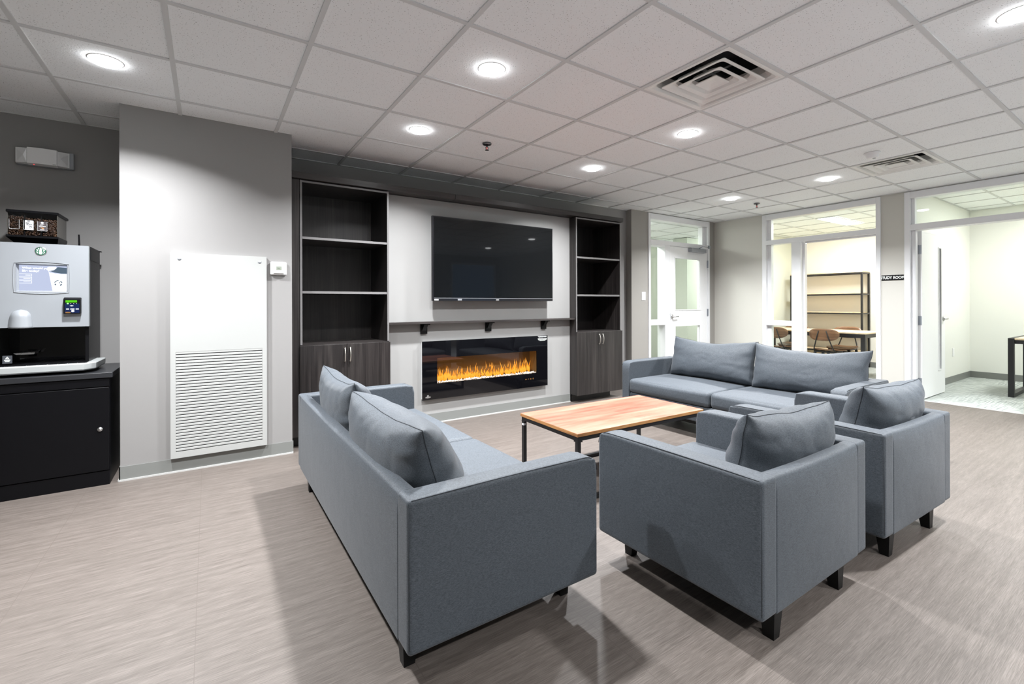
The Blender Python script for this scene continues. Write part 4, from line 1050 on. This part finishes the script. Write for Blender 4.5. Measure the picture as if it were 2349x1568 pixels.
# badge
mb = MB(); mb.lathe([(0.0, -0.004), (0.026, -0.004), (0.029, -0.001), (0.029, 0.002), (0.0, 0.002)], (-0.8905, my, 1.541), 'Y', 40, close=False)
bd = mb.build('badge', M['chrome'], cm, smooth=True)
mb = MB(); mb.lathe([(0.0, -0.0048), (0.0245, -0.0046), (0.0245, -0.0035), (0.0, -0.0035)], (-0.8905, my, 1.541), 'Y', 40, close=False); mb.build('badge_field', M['green_print'], bd)
mb = MB(); by_ = my - 0.0052
def bpoly(pts, mirror=True):
    for sg in ((1, -1) if mirror else (1,)):
        mb.prism([(-0.8905 + sg * x, by_, 1.541 + z) for x, z in pts], (0, 0.0005, 0))
bpoly([(0.0, -0.021), (0.0065, -0.019), (0.0085, -0.008), (0.0055, -0.002), (0.007, 0.006), (0.0, 0.008)])
bpoly([(0.0, 0.009), (0.005, 0.0095), (0.0045, 0.016), (0.002, 0.020), (0.0, 0.022)])
bpoly([(0.011, -0.016), (0.017, -0.012), (0.0205, -0.004), (0.0175, -0.003), (0.0135, -0.009)])
bpoly([(0.0115, -0.004), (0.0165, 0.002), (0.0205, 0.009), (0.0155, 0.0125), (0.012, 0.005)])
bpoly([(0.0075, 0.012), (0.012, 0.0105), (0.0125, 0.017), (0.0085, 0.0195)])
mb.build('badge_emblem', M['white_print'], bd)
# card reader
mb = MB(); rx0, rx1, rz0, rz1 = -0.782, -0.698, 1.137, 1.244
mb.prism([(rx0, my, rz0 + 0.004), (rx0, my, rz1), (rx0, my - 0.012, rz1), (rx0, my - 0.030, rz1 - 0.012), (rx0, my - 0.030, rz0)], (rx1 - rx0, 0, 0), 0.002)
cr_ = mb.build('card_reader', M['black_plastic'], cm)
ry = my - 0.0305
box('reader_face', M['reader_blue'], cr_, rx0 + 0.008, ry, rz0 + 0.006, rx1 - 0.006, ry + 0.0006, rz1 - 0.04)
box('green_display', M['lcd_green'], cr_, rx0 + 0.011, ry - 0.0004, rz1 - 0.033, rx1 - 0.018, ry + 0.0006, rz1 - 0.018)
mb = MB(); mb.ellipsoid((rx0 + 0.022, ry, rz1 - 0.040), (0.005, 0.002, 0.004), 2); mb.build('status_light', M['led_green'], cr_)
mb = MB()
for k in range(3): mb.ellipsoid((rx0 + 0.036 + 0.014 * k, ry, rz1 - 0.040), (0.0018, 0.001, 0.0016), 1)
for a, b, c, d in ((0.032, 0.053, 0.049, 0.056), (0.037, 0.051, 0.044, 0.058)): mb.box(rx0 + a, ry - 0.0005, rz1 - d, rx0 + c, ry + 0.0004, rz1 - b)
for a, b in ((0.014, 0.028), (0.034, 0.054), (0.060, 0.075)): mb.box(rx0 + a, ry - 0.0005, rz1 - 0.079, rx0 + b, ry + 0.0004, rz1 - 0.073)
mb.build('reader_icons', M['screen_white'], cr_)
box('amber_mark', M['amber_icon'], cr_, rx0 + 0.011, ry - 0.0005, rz0 + 0.005, rx0 + 0.035, ry + 0.0004, rz0 + 0.012)
mb = MB(); mb.ellipsoid((rx0 + 0.046, ry, rz0 + 0.018), (0.007, 0.002, 0.006), 2); mb.build('reader_lamp', M['led_blue'], cr_)
# spout cover
mb = MB(); rings = []
for i in range(13):
    t = i / 12; z = 1.049 + 0.119 * t
    rr = 0.0545 - 0.006 * min(1, t / 0.55) if t < 0.55 else 0.0485 * math.sqrt(max(0.0004, 1 - ((t - 0.55) / 0.45) ** 2))
    rings.append([(-0.982 + rr * math.cos(a), my + 0.004 - rr * 0.95 * math.sin(a), z) for a in [PI * k / 18 for k in range(19)]])
mb.loft(rings, close=True); mb.build('spout_cover', M['silver_plastic'], cm, smooth=True)
# tray
def trayring(z, g): return [(mx0 - 0.02, 4.128 - g, z), (-0.676 + g * .6, 4.128 - g, z), (-0.628 + g, 4.20 - g, z), (-0.622 + g, 4.50, z), (mx0 - 0.02, 4.50, z)]
mb = MB(); mb.loft([trayring(0.764, -0.006), trayring(0.772, 0), trayring(0.806, 0.002), trayring(0.812, -0.004)], close=True); mb.build('drip_tray', M['tray'], cm)
mb = MB()
for k in range(9): mb.box(mx0 + 0.03 + k * 0.047, 4.16, 0.812, mx0 + 0.073 + k * 0.047, 4.44, 0.8145)
mb.build('drip_grate', M['black_plastic'], cm)
mb = MB(); mb.box(mx0 + 0.03, 4.50, 0.75, mx1 - 0.03, 4.60, 0.79); mb.build('rear_foot', M['black_plastic'], cm)
mb = MB(); mb.prism([(-1.055, 4.36, 0.880), (-0.955, 4.36, 0.885), (-0.942, 4.345, 0.893), (-0.950, 4.345, 0.882), (-0.955, 4.345, 0.870), (-1.04, 4.355, 0.870)], (0, 0.09, 0)); mb.build('cup_rest', M['chrome'], cm)
wl = box('warning_label', M['label_grey'], cm, -1.062, 4.198, 0.829, -1.020, 4.203, 0.878)
mb = MB(); mb.prism([(-1.041, 4.1975, 0.873), (-1.051, 4.1975, 0.857), (-1.031, 4.1975, 0.857)], (0, 0.0004, 0)); 
for k in range(3): mb.box(-1.055 + 0.002 * k, 4.1975, 0.850 - 0.005 * k, -1.027 - 0.002 * k, 4.198, 0.853 - 0.005 * k)
mb.build('warning_print', M['white_print'], wl)
mb = MB(); mb.box(-1.0418, 4.197, 0.8595, -1.0402, 4.1974, 0.8675); mb.build('warning_mark', M['label_grey'], wl)
mb = MB(); mb.tube([(-0.742, 4.40, 1.58), (-0.744, 4.395, 1.684)], [0.006, 0.0045], 8); mb.build('antenna', M['black_plastic'], cm)

# ---- bean hopper on top of the machine
bh = thing('bean_hopper', 'clear three compartment coffee bean hopper on top of the machine', 'container')
hx0, hx1, hy0, hy1 = -1.079, -0.842, 4.35, 4.585; hz0, hz1 = 1.652, 1.80
mb = MB(); mb.loft([[(hx0 + 0.04, 4.40, 1.589), (hx1 - 0.012, 4.40, 1.589), (hx1 - 0.012, 4.57, 1.589), (hx0 + 0.04, 4.57, 1.589)], [(hx0 - 0.004, hy0 - 0.004, 1.640), (hx1 + 0.004, hy0 - 0.004, 1.640), (hx1 + 0.004, hy1 + 0.004, 1.640), (hx0 - 0.004, hy1 + 0.004, 1.640)], [(hx0 - 0.004, hy0 - 0.004, 1.654), (hx1 + 0.004, hy0 - 0.004, 1.654), (hx1 + 0.004, hy1 + 0.004, 1.654), (hx0 - 0.004, hy1 + 0.004, 1.654)]], close=True)
mb.build('funnel_base', M['black_plastic'], bh)
box('lid', M['black_plastic'], bh, hx0 - 0.004, hy0 - 0.006, hz1, hx1 + 0.006, hy1 + 0.03, hz1 + 0.018, 0.003, 1)
box('front_pane', M['acrylic'], bh, hx0, hy0, hz0, hx1, hy0 + 0.003, hz1)
for xx in (hx0, hx1 - 0.003): box('side_pane', M['smoked'], bh, xx, hy0 + 0.003, hz0, xx + 0.003, hy1, hz1)
for k in (1, 2): xx = hx0 + (hx1 - hx0) * k / 3; box('divider', M['black_plastic'], bh, xx - 0.002, hy0 + 0.004, hz0, xx + 0.002, hy1, hz1 - 0.012)
box('rear_panel', M['black_plastic'], bh, hx0 + 0.003, hy1 - 0.003, hz0, hx1 - 0.003, hy1, hz1)
mb = MB(); mb.box(hx0 + 0.005, hy0 + 0.02, hz0 + 0.002, hx1 - 0.005, hy1 - 0.004, hz1 - 0.042)
rb = random.Random(3)
for i in range(900):
    x = rb.uniform(hx0 + 0.007, hx1 - 0.007); third = (hx1 - hx0) / 3
    if abs(((x - hx0) % third) - 0) < 0.005: continue
    z = rb.uniform(hz0 + 0.004, hz1 - (0.020, 0.032, 0.035)[min(2, int((x - hx0) / third))])
    mb.ellipsoid((x, hy0 + rb.uniform(0.009, 0.02), z), (0.0058, 0.0035, 0.004), 1, Matrix.Rotation(rb.uniform(0, 3.1), 4, 'Y'))
bn = mb.build('coffee_beans', M['bean'], bh, smooth=True); bn['kind'] = 'stuff'
for k, xx in enumerate((-1.045, -0.979, -0.915)):
    z0, z1 = 1.692 - 0.002 * k, 1.754 - 0.002 * k; yy = hy0 - 0.004; w = 0.0235
    mb = MB(); mb.box(xx - w, yy, z0, xx + w, yy + 0.003, z0 + 0.0018); mb.box(xx - w, yy, z0, xx - w + 0.0012, yy + 0.003, z1); mb.box(xx + w - 0.0012, yy, z0, xx + w, yy + 0.003, z1)
    hd_ = mb.build('card_holder', M['frost'], bh)
    if k == 0: continue
    cd = box('card', M['card_white'] if k == 1 else M['card_dark'], hd_, xx - w + 0.005 * (k == 1) + 0.0012, yy + 0.001, z0 + 0.002, xx + w - 0.003, yy + 0.0022, z1 + 0.001)
    mb = MB(); ty_ = yy + 0.0004
    if k == 1:
        for a, b, c, d in ((-0.004, 0.053, -0.001, 0.060), (0.001, 0.053, 0.004, 0.060), (-0.006, 0.060, 0.006, 0.0615), (-0.012, 0.047, 0.014, 0.048), (-0.014, 0.030, 0.008, 0.0305), (-0.014, 0.012, 0.014, 0.0125), (-0.014, 0.009, 0.012, 0.0095)): mb.box(xx + a, ty_, z0 + b, xx + c, ty_ + 0.0005, z0 + d)
        pr_ = mb.build('card_print', M['ink'], cd)
        text_mesh('card_text', 'PIKE\n  PLACE', 0.0085, M['ink'], cd, (xx - 0.014, ty_, z0 + 0.040), X, Z, 'LEFT', 0.0003, 0.0002)
        text_mesh('card_text', "\u201971", 0.014, M['ink'], cd, (xx + 0.009, ty_, z0 + 0.020), X, Z, 'CENTER', 0.0004, 0.0002)
    else:
        mb.lathe([(0, -0.0002), (0.007, -0.0002), (0.007, 0.0003), (0, 0.0003)], (xx, ty_, z0 + 0.054), 'Y', 20, close=False)
        for a, b, c, d in ((-0.010, 0.043, 0.010, 0.0445), (-0.009, 0.037, 0.002, 0.039), (-0.010, 0.007, 0.010, 0.010)): mb.box(xx + a, ty_, z0 + b, xx + c, ty_ + 0.0005, z0 + d)
        mb.build('card_print', M['card_text'], cd)
        text_mesh('card_text', 'VERONA', 0.0085, M['card_text'], cd, (xx, ty_, z0 + 0.031), X, Z, 'CENTER', 0.0003, 0.0002)
        mb = MB(); mb.prism([(xx - 0.009, ty_, z0 + 0.024), (xx + 0.007, ty_, z0 + 0.022), (xx + 0.009, ty_, z0 + 0.016), (xx + 0.003, ty_, z0 + 0.013)], (0, 0.0004, 0)); mb.build('card_motif', M['orange_print'], cd)

# ---- emergency light on the back wall
em = thing('emergency_light', 'white twin head emergency light high on the dark wall', 'emergency light')
ez0, ez1 = 2.194, 2.322
mb = MB(); mb.prism([(-1.126, 4.744, ez0), (-1.126, 4.744, ez1), (-1.126, 4.715, ez1 - 0.004), (-1.126, 4.715, ez0 + 0.006)], (0.30, 0, 0), 0.003); mb.build('back_plate', M['silver_plastic'], em)
mb = MB()
rings = []
for i in range(9):
    t = -1 + 2 * i / 8; rings.append([(-0.985 + 0.076 * t, 4.715, ez0 + 0.004), (-0.985 + 0.076 * t, 4.715, ez1 - 0.001), (-0.985 + 0.076 * t, 4.676 - 0.010 * (1 - t * t), ez1 - 0.006), (-0.985 + 0.076 * t, 4.676 - 0.010 * (1 - t * t), ez0 + 0.010)])
mb.loft(rings, close=True); bx = mb.build('centre_cover', M['white_plastic'], em)
mb = MB(); mb.ellipsoid((-1.028, 4.688, ez0 + 0.004), (0.0035, 0.003, 0.0035), 2); mb.build('indicator', M['glow_red'], bx)
mb = MB()
for k in range(9): mb.box(-0.950 + 0.0042 * k, 4.6715, ez0 + 0.013, -0.9475 + 0.0042 * k, 4.674, ez0 + 0.0175)
mb.build('maker_print', M['ink'], bx)
for sg in (-1, 1):
    xa, xb_ = (-0.985 + sg * 0.077, -0.985 + sg * 0.139)
    mb = MB(); mb.loft([[(xa, 4.716, ez0 + 0.006), (xa, 4.716, ez1 - 0.003), (xa, 4.682, ez1 - 0.012), (xa, 4.682, ez0 + 0.014)], [(xb_, 4.716, ez0 + 0.008), (xb_, 4.716, ez1 - 0.005), (xb_, 4.704, ez1 - 0.010), (xb_, 4.704, ez0 + 0.012)]], close=True)
    hd_ = mb.build('lamp_head', M['frost'], em)
    mb = MB(); cx_, cz_ = xa + (xb_ - xa) * 0.30, ez0 + 0.066
    pts = [(xa + sg * 0.003, 4.6815, ez0 + 0.016), (xb_ - sg * 0.006, 4.703, ez0 + 0.018), (xb_ - sg * 0.004, 4.7035, ez1 - 0.022), (xb_ - sg * 0.016, 4.699, ez1 - 0.014), (xa + sg * 0.003, 4.6815, ez1 - 0.015)]
    for p, q in zip(pts, pts[1:] + pts[:1]): mb.prism([p, q, (cx_, 4.6765, cz_)], (0, 0.002, 0))
    mb.build('lens_facets', M['frost'], hd_)

# ---- return air grille on the column
ga = thing('return_air_grille', 'tall white return air panel with slotted lower half on the grey column', 'air grille')
gx0, gx1, gz0, gz1, gy = -0.221, 0.378, 0.105, 1.564, 4.088
lx0_, lx1_, lz0, lz1 = -0.191, 0.347, 0.150, 0.858
mb = MB(); panel_holes(mb, 'Y', gy, 4.117, gx0, gx1, gz0, gz1, [(lx0_, lx1_, lz0, lz1)]); mb.build('panel', M['grille_paint'], ga)
mb = MB(); n = 33; p = (lz1 - lz0) / n
for i in range(n):
    zc = lz0 + p * (i + 0.5)
    mb.box(lx0_, gy + 0.0008, zc - p / 2 + 0.0058, lx1_, gy + 0.006, zc + p / 2, 0.001, 1)
mb.build('louvers', M['grille_paint'], ga)
box('slot_shade_backing', M['duct'], ga, lx0_, gy + 0.016, lz0, lx1_, gy + 0.02, lz1)  # dark sheet standing in for the shade behind the slots
for xx in (-0.168, 0.331):
    mb = MB(); mb.lathe([(0.0, -0.004), (0.006, -0.004), (0.008, -0.001), (0.0125, -0.0005), (0.0125, 0.001), (0, 0.001)], (xx, gy, 1.521), 'Y', 20, close=False); mb.build('quarter_turn_screw', M['silver_plastic'], ga, smooth=True)

# ---- thermostat
th = thing('thermostat', 'small white wall thermostat beside the air grille', 'thermostat')
mb = MB(); mb.soft((0.405, 4.096, 1.426), (0.521, 4.118, 1.530), 0.014, 6); mb.build('wall_plate', M['white_plastic'], th, smooth=True)
mb = MB(); mb.soft((0.424, 4.082, 1.436), (0.501, 4.10, 1.514), 0.012, 6); cv = mb.build('cover', M['white_plastic'], th, smooth=True)
dsp = box('display', M['lcd_grey'], cv, 0.444, 4.0812, 1.464, 0.482, 4.083, 1.494)
text_mesh('reading', '76', 0.017, M['lcd_ink'], dsp, (0.460, 4.0809, 1.476), X, Z, 'CENTER', 0.0, 0.0001)
mb = MB()
for k in range(4): mb.ellipsoid((0.444 + 0.0128 * k, 4.0815, 1.4535), (0.004, 0.0018, 0.0026), 2)
mb.build('buttons', M['frost'], cv)

# ---- light switch on the pier
sw = thing('light_switch', 'white rocker light switch on the taupe pier beside the glazed door', 'light switch')
box('wall_plate', M['white_plastic'], sw, 5.298, 4.653, 1.243, 5.380, 4.660, 1.364, 0.002, 1)
box('rocker', M['white_plastic'], sw, 5.322, 4.649, 1.27, 5.356, 4.654, 1.337, 0.001, 1)

# ---- STUDY ROOM sign
sg_ = thing('room_sign', 'black sign with white STUDY ROOM lettering between the two doorways', 'sign')
box('plate', M['black_plastic'], sg_, WX - 0.006, 2.086, 1.476, WX, 2.312, 1.542)
text_mesh('lettering', 'STUDY ROOM', 0.046, M['white_print'], sg_, (WX - 0.0066, 2.199, 1.508), (0, -1, 0), (0, 0, 1), 'CENTER', 0.0016, 0.0004, 0.84)

# ---- outlet plates in the rooms beyond
ot = thing('wall_plate', 'white wall plate low on the study room side wall', 'wall plate')
box('plate', M['white_plastic'], ot, 9.225, 2.119, 0.388, 9.30, 2.126, 0.512, 0.002, 1); box('insert', M['white_plastic'], ot, 9.245, 2.1175, 0.41, 9.28, 2.1195, 0.49)
ot = thing('wall_plate', 'white outlet plate on the wall behind the meeting table', 'wall plate')
box('plate', M['white_plastic'], ot, 10.183, 3.63, 0.37, 10.19, 3.705, 0.49, 0.002, 1); box('insert', M['white_plastic'], ot, 10.1815, 3.65, 0.39, 10.1835, 3.685, 0.47)

# ================================================================== CEILING FITTINGS
def diffuser(label, cx_, cy_):
    r = thing('air_diffuser', label, 'air diffuser', loc=(cx_, cy_, H), group='square ceiling air diffusers')
    def sq(h, z, c=0.03):
        c = min(c, h * 0.5); pts = []
        for qx, qy, a0 in ((1, 1, 0), (-1, 1, PI / 2), (-1, -1, PI), (1, -1, 3 * PI / 2)):
            for k in range(5):
                a = a0 + PI / 2 * k / 4; pts.append((qx * (h - c) + c * math.cos(a), qy * (h - c) + c * math.sin(a), z))
        return pts
    mb = MB(); mb.loft([sq(0.292, 0.006, 0.002), sq(0.292, -0.001, 0.002), sq(0.276, -0.002, 0.004), sq(0.262, 0.003, 0.02), sq(0.252, 0.018, 0.05), sq(0.245, 0.05, 0.08), sq(0.243, 0.10, 0.09)]); mb.build('frame', M['diffuser'], r, smooth=False)
    for a, b, hgt in ((0.216, 0.158, 0.040), (0.146, 0.092, 0.038)):
        mb = MB(); mb.loft([sq(b + 0.002, hgt, 0.05), sq(b + 0.012, hgt * 0.55, 0.05), sq(a - 0.026, hgt * 0.12, 0.03), sq(a, -0.001, 0.012), sq(a, -0.005, 0.012), sq(a - 0.008, -0.0055, 0.012), sq(a - 0.028, hgt * 0.12 - 0.003, 0.03), sq(b + 0.008, hgt * 0.55, 0.05), sq(b, hgt, 0.05)])
        mb.build('cone', M['diffuser'], r)
    mb = MB(); mb.loft([sq(0.020, 0.020, 0.006), sq(0.068, 0.004, 0.01), sq(0.073, -0.003, 0.01), sq(0.070, -0.005, 0.01), sq(0.055, 0.0, 0.012), sq(0.018, 0.008, 0.006)], close=True); mb.build('centre_plate', M['diffuser'], r)
    mb = MB()
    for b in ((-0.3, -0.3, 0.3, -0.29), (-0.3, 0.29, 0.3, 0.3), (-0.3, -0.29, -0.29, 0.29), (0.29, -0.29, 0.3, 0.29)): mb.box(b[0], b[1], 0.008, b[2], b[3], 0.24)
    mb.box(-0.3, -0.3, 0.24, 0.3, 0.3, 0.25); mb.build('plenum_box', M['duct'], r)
    mb = MB(); mb.box(-0.15, -0.012, 0.055, 0.15, 0.012, 0.075); mb.box(-0.012, -0.15, 0.056, 0.012, 0.15, 0.076); mb.build('cross_bar', M['black_metal'], r)
diffuser('larger looking square air diffuser near the top right of the ceiling', *vents[0])
diffuser('smaller far square air diffuser beside the smoke detector', *vents[1])

def sprinkler(label, x, y, z=H):
    r = thing('sprinkler_head', label, 'sprinkler', loc=(x, y, z), group='pendent sprinkler heads')
    mb = MB(); mb.lathe([(0.036, 0.006), (0.040, -0.001), (0.034, -0.008), (0.016, -0.012), (0.0, -0.012)], seg=28, close=False); mb.build('escutcheon', M['dark_chrome'], r, smooth=True)
    mb = MB(); mb.tube([(0, 0, -0.01), (0, 0, -0.028)], 0.009, 12)
    for s_ in (-1, 1): mb.tube([(s_ * 0.008, 0, -0.026), (s_ * 0.013, 0, -0.036), (s_ * 0.004, 0, -0.050)], 0.0028, 8)
    mb.lathe([(0.0, -0.050), (0.017, -0.051), (0.018, -0.053), (0.0, -0.054)], seg=20, close=False); mb.build('body', M['dark_chrome'], r, smooth=True)
    mb = MB(); mb.tube([(0, 0, -0.028), (0, 0, -0.049)], 0.0028, 8); mb.build('glass_bulb', M['glow_red'], r)  # bulb is no lamp; its red glow is put into the material
sprinkler('sprinkler head in the ceiling above the television', 1.967, 3.419)
sprinkler('sprinkler head in the ceiling near the doorway to the wooden chairs', 6.217, 3.435)
sprinkler('sprinkler head in the corridor seen through the door transom', 6.72, 5.95, 2.56)

sd = thing('smoke_detector', 'round white smoke detector beside the far air diffuser', 'smoke detector', loc=(5.015, 1.699, H))
mb = MB(); mb.lathe([(0.0, 0.007), (0.062, 0.007), (0.062, -0.006), (0.054, -0.010), (0.046, -0.036), (0.040, -0.042), (0.0, -0.044)], seg=36, close=False); mb.build('housing', M['white_plastic'], sd, smooth=True)
mb = MB(); mb.lathe([(0.0, -0.0455), (0.012, -0.0455), (0.014, -0.043), (0.0, -0.043)], (0.012, -0.01, 0), seg=20, close=False); mb.build('test_button', M['silver_plastic'], sd, smooth=True)

# ================================================================== ROOM WITH WOODEN CHAIRS
mt = thing('meeting_table', 'long pale wooden table on black legs in the room behind the window', 'table', loc=(0, 0, 0))
a0, a1, b0, b1, tz = 8.37, 9.15, 2.93, 4.75, 0.73
MB().box(a0, b0, tz - 0.022, a1, b1, tz, 0.003, 1).build('tabletop', M['oak'], mt)
mb = MB(); e = 0.03
mb.box(a0 + 0.01, b0 + 0.01, tz - 0.082, a0 + 0.04, b1 - 0.01, tz - 0.023); mb.box(a1 - 0.04, b0 + 0.01, tz - 0.082, a1 - 0.01, b1 - 0.01, tz - 0.023)
mb.box(a0 + 0.04, b0 + 0.01, tz - 0.082, a1 - 0.04, b0 + 0.04, tz - 0.023); mb.box(a0 + 0.04, b1 - 0.04, tz - 0.082, a1 - 0.04, b1 - 0.01, tz - 0.023)
mb.build('apron', M['black_metal'], mt)
for xx in (a0 + 0.008, a1 - 0.068):
    for yy in (b0 + 0.008, b1 - 0.068): box('leg', M['black_metal'], mt, xx, yy, 0.0, xx + 0.06, yy + 0.06, tz - 0.023)

def cafe_chair():
    """front towards +x"""
    r = thing('dining_chair', '', 'chair', group='wooden chairs around the long table')
    # seat: dished ply
    mb = MB(); n = 16; top = {}; bot = {}
    for i in range(n + 1):
        for j in range(n + 1):
            u, v = -1 + 2 * i / n, -1 + 2 * j / n
            k = math.sqrt(1 - u * u / 2.6), math.sqrt(1 - v * v / 2.6)
            x = 0.205 * u * k[1]; y = 0.215 * v * k[0] * (1.02 + 0.06 * u)
            z = 0.43 + 0.012 * v * v - 0.014 * max(0, u) ** 2 + 0.018 * max(0, -u) ** 2 - 0.008
            top[i, j] = mb.bm.verts.new((x, y, z + 0.006)); bot[i, j] = mb.bm.verts.new((x, y, z - 0.006))
    for i in range(n):
        for j in range(n):
            mb.bm.faces.new((top[i, j], top[i + 1, j], top[i + 1, j + 1], top[i, j + 1])); mb.bm.faces.new((bot[i, j], bot[i, j + 1], bot[i + 1, j + 1], bot[i + 1, j]))
    loop = [(i, 0) for i in range(n)] + [(n, j) for j in range(n)] + [(i, n) for i in range(n, 0, -1)] + [(0, j) for j in range(n, 0, -1)]
    for p, q in zip(loop, loop[1:] + loop[:1]): mb.bm.faces.new((top[p], bot[p], bot[q], top[q]))
    mb.build('seat', M['walnut'], r, smooth=True)
    # backrest: curved pill shaped ply
    mb = MB(); m = 40; cz, hw, hh = 0.682, 0.222, 0.098
    front, back = [], []
    rim = []
    for k in range(m):
        a = 2 * PI * k / m; ex = 0.62
        y = hw * math.copysign(abs(math.cos(a)) ** ex, math.cos(a)); z = hh * math.copysign(abs(math.sin(a)) ** 0.78, math.sin(a))
        if z < 0: y *= 1 - 0.10 * (z / -hh)
        rim.append((y, z))
    rings_f, rings_b = [], []
    for s_ in (1.0, 0.75, 0.5, 0.25, 0.02):
        def P(y, z, off): 
            yy, zz = y * s_, z * s_
            return (-0.235 + 0.055 * (yy / hw) ** 2 - 0.10 * (zz) + off, yy, cz + zz)
        rings_f.append([P(y, z, 0.006) for y, z in rim]); rings_b.append([P(y, z, -0.006) for y, z in rim])
    mb.loft(rings_b[::-1] + rings_f, close=True); mb.build('backrest', M['walnut'], r, smooth=True)
    # rods and under frame
    for s_ in (-1, 1):
        mb = MB(); mb.tube([(-0.243, s_ * 0.055, 0.745), (-0.238, s_ * 0.085, 0.64), (-0.205, s_ * 0.135, 0.47), (-0.175, s_ * 0.15, 0.425), (-0.15, s_ * 0.15, 0.405)], 0.0095, 8); mb.build('back_rod', M['black_metal'], r, smooth=True)
    mb = MB(); mb.box(-0.16, -0.16, 0.388, 0.15, -0.13, 0.412); mb.box(-0.16, 0.13, 0.388, 0.15, 0.16, 0.412); mb.box(-0.16, -0.13, 0.39, -0.13, 0.13, 0.410); mb.box(0.12, -0.13, 0.39, 0.15, 0.13, 0.410); mb.build('seat_frame', M['black_metal'], r)
    for sx in (-1, 1):
        for s_ in (-1, 1):
            mb = MB(); A = Vector((sx * 0.14, s_ * 0.145, 0.41)); B = Vector((sx * 0.205, s_ * 0.205, 0.0)); C = A.lerp(B, 0.36)
            mb.tube([C, B], [0.021, 0.014], 12); lg = mb.build('leg', M['leg_oak'], r, smooth=True)
            mb = MB(); mb.tube([A, C.lerp(B, 0.01)], [0.020, 0.0225], 12); mb.build('leg_socket', M['black_metal'], lg, smooth=True)
    return r
chairs = [(8.435, 3.46, 0.0, 'wooden chair with its back to us, nearest the middle of the long table'),
          (8.435, 4.24, 0.0, 'wooden chair seen through the lower sidelight pane'),
          (9.07, 3.51, PI, 'wooden chair across the table by the black shelf post, facing us'),
          (9.07, 4.35, PI, 'wooden chair across the table half hidden by the white mullion')]
proto = cafe_chair()
for i, (x, y, a, lab) in enumerate(chairs):
    o = proto if i == 0 else copy_tree(proto)
    o.location = (x, y, 0); o.rotation_euler = (0, 0, a); o['label'] = lab

su = thing('shelving_unit', 'black metal and pale wood open shelving against the warm wall', 'shelving unit')
q0, q1, s0, s1, hT = 9.83, 10.165, 3.485, 4.745, 1.755
for xx in (q0, q1 - 0.03):
    for yy in (s0, s1 - 0.03): box('post', M['black_metal'], su, xx, yy, 0.0, xx + 0.03, yy + 0.03, hT)
for z in (1.757, 1.367, 1.010, 0.65, 0.30):
    sh = box('shelf', M['oak'], su, q0 + 0.001, s0 + 0.001, z - 0.001, q1 - 0.001, s1 - 0.001, z + 0.016) if z > 1.7 else box('shelf', M['oak'], su, q0 + 0.002, s0 + 0.031, z, q1 - 0.002, s1 - 0.031, z + 0.016)
    mb = MB(); zz = z - 0.026
    mb.box(q0 + 0.001, s0 + 0.031, zz, q0 + 0.029, s1 - 0.031, z - 0.001); mb.box(q1 - 0.029, s0 + 0.031, zz, q1 - 0.001, s1 - 0.031, z - 0.001)
    for yy in (s0 + 0.001, s1 - 0.029): mb.box(q0 + 0.031, yy, zz, q1 - 0.031, yy + 0.028, z - 0.001)
    mb.build('shelf_rail', M['black_metal'], sh)
MB().box(q0 + 0.035, s0 + 0.032, 0.10, q1 - 0.02, s1 - 0.032, 0.272, 0.002, 1).build('bottom_drawer', M['oak'], su)
mb = MB(); mb.box(q0 + 0.02, s0 + 0.031, 0.03, q1 - 0.031, s0 + 0.06, 0.098); mb.box(q0 + 0.02, s1 - 0.06, 0.03, q1 - 0.031, s1 - 0.031, 0.098); mb.build('bottom_rail', M['black_metal'], su)

# ================================================================== STUDY ROOM DESK
dk = thing('desk', 'wooden desk on a black loop leg at the right edge, in the study room', 'desk')
u0, u1, v1, dz = 8.385, 9.30, 1.405, 0.744
MB().box(u0 + 0.02, -0.35, dz - 0.022, u1 - 0.02, v1 - 0.055, dz, 0.002, 1).build('desktop', M['oak'], dk)
for y0 in (v1 - 0.055, -0.40):
    mb = MB(); e = 0.055
    mb.box(u0, y0, 0, u0 + e, y0 + e, dz, 0.002, 1); mb.box(u1 - e, y0, 0, u1, y0 + e, dz, 0.002, 1); mb.box(u0 + e, y0, 0, u1 - e, y0 + e, 0.045); mb.box(u0 + e, y0, dz - 0.05, u1 - e, y0 + e, dz)
    mb.build('leg_frame', M['black_metal'], dk)
mb = MB(); mb.box(u0 + 0.03, -0.345, dz - 0.07, u0 + 0.06, v1 - 0.055, dz - 0.023); mb.box(u1 - 0.06, -0.345, dz - 0.07, u1 - 0.03, v1 - 0.055, dz - 0.023); mb.build('apron', M['black_metal'], dk)
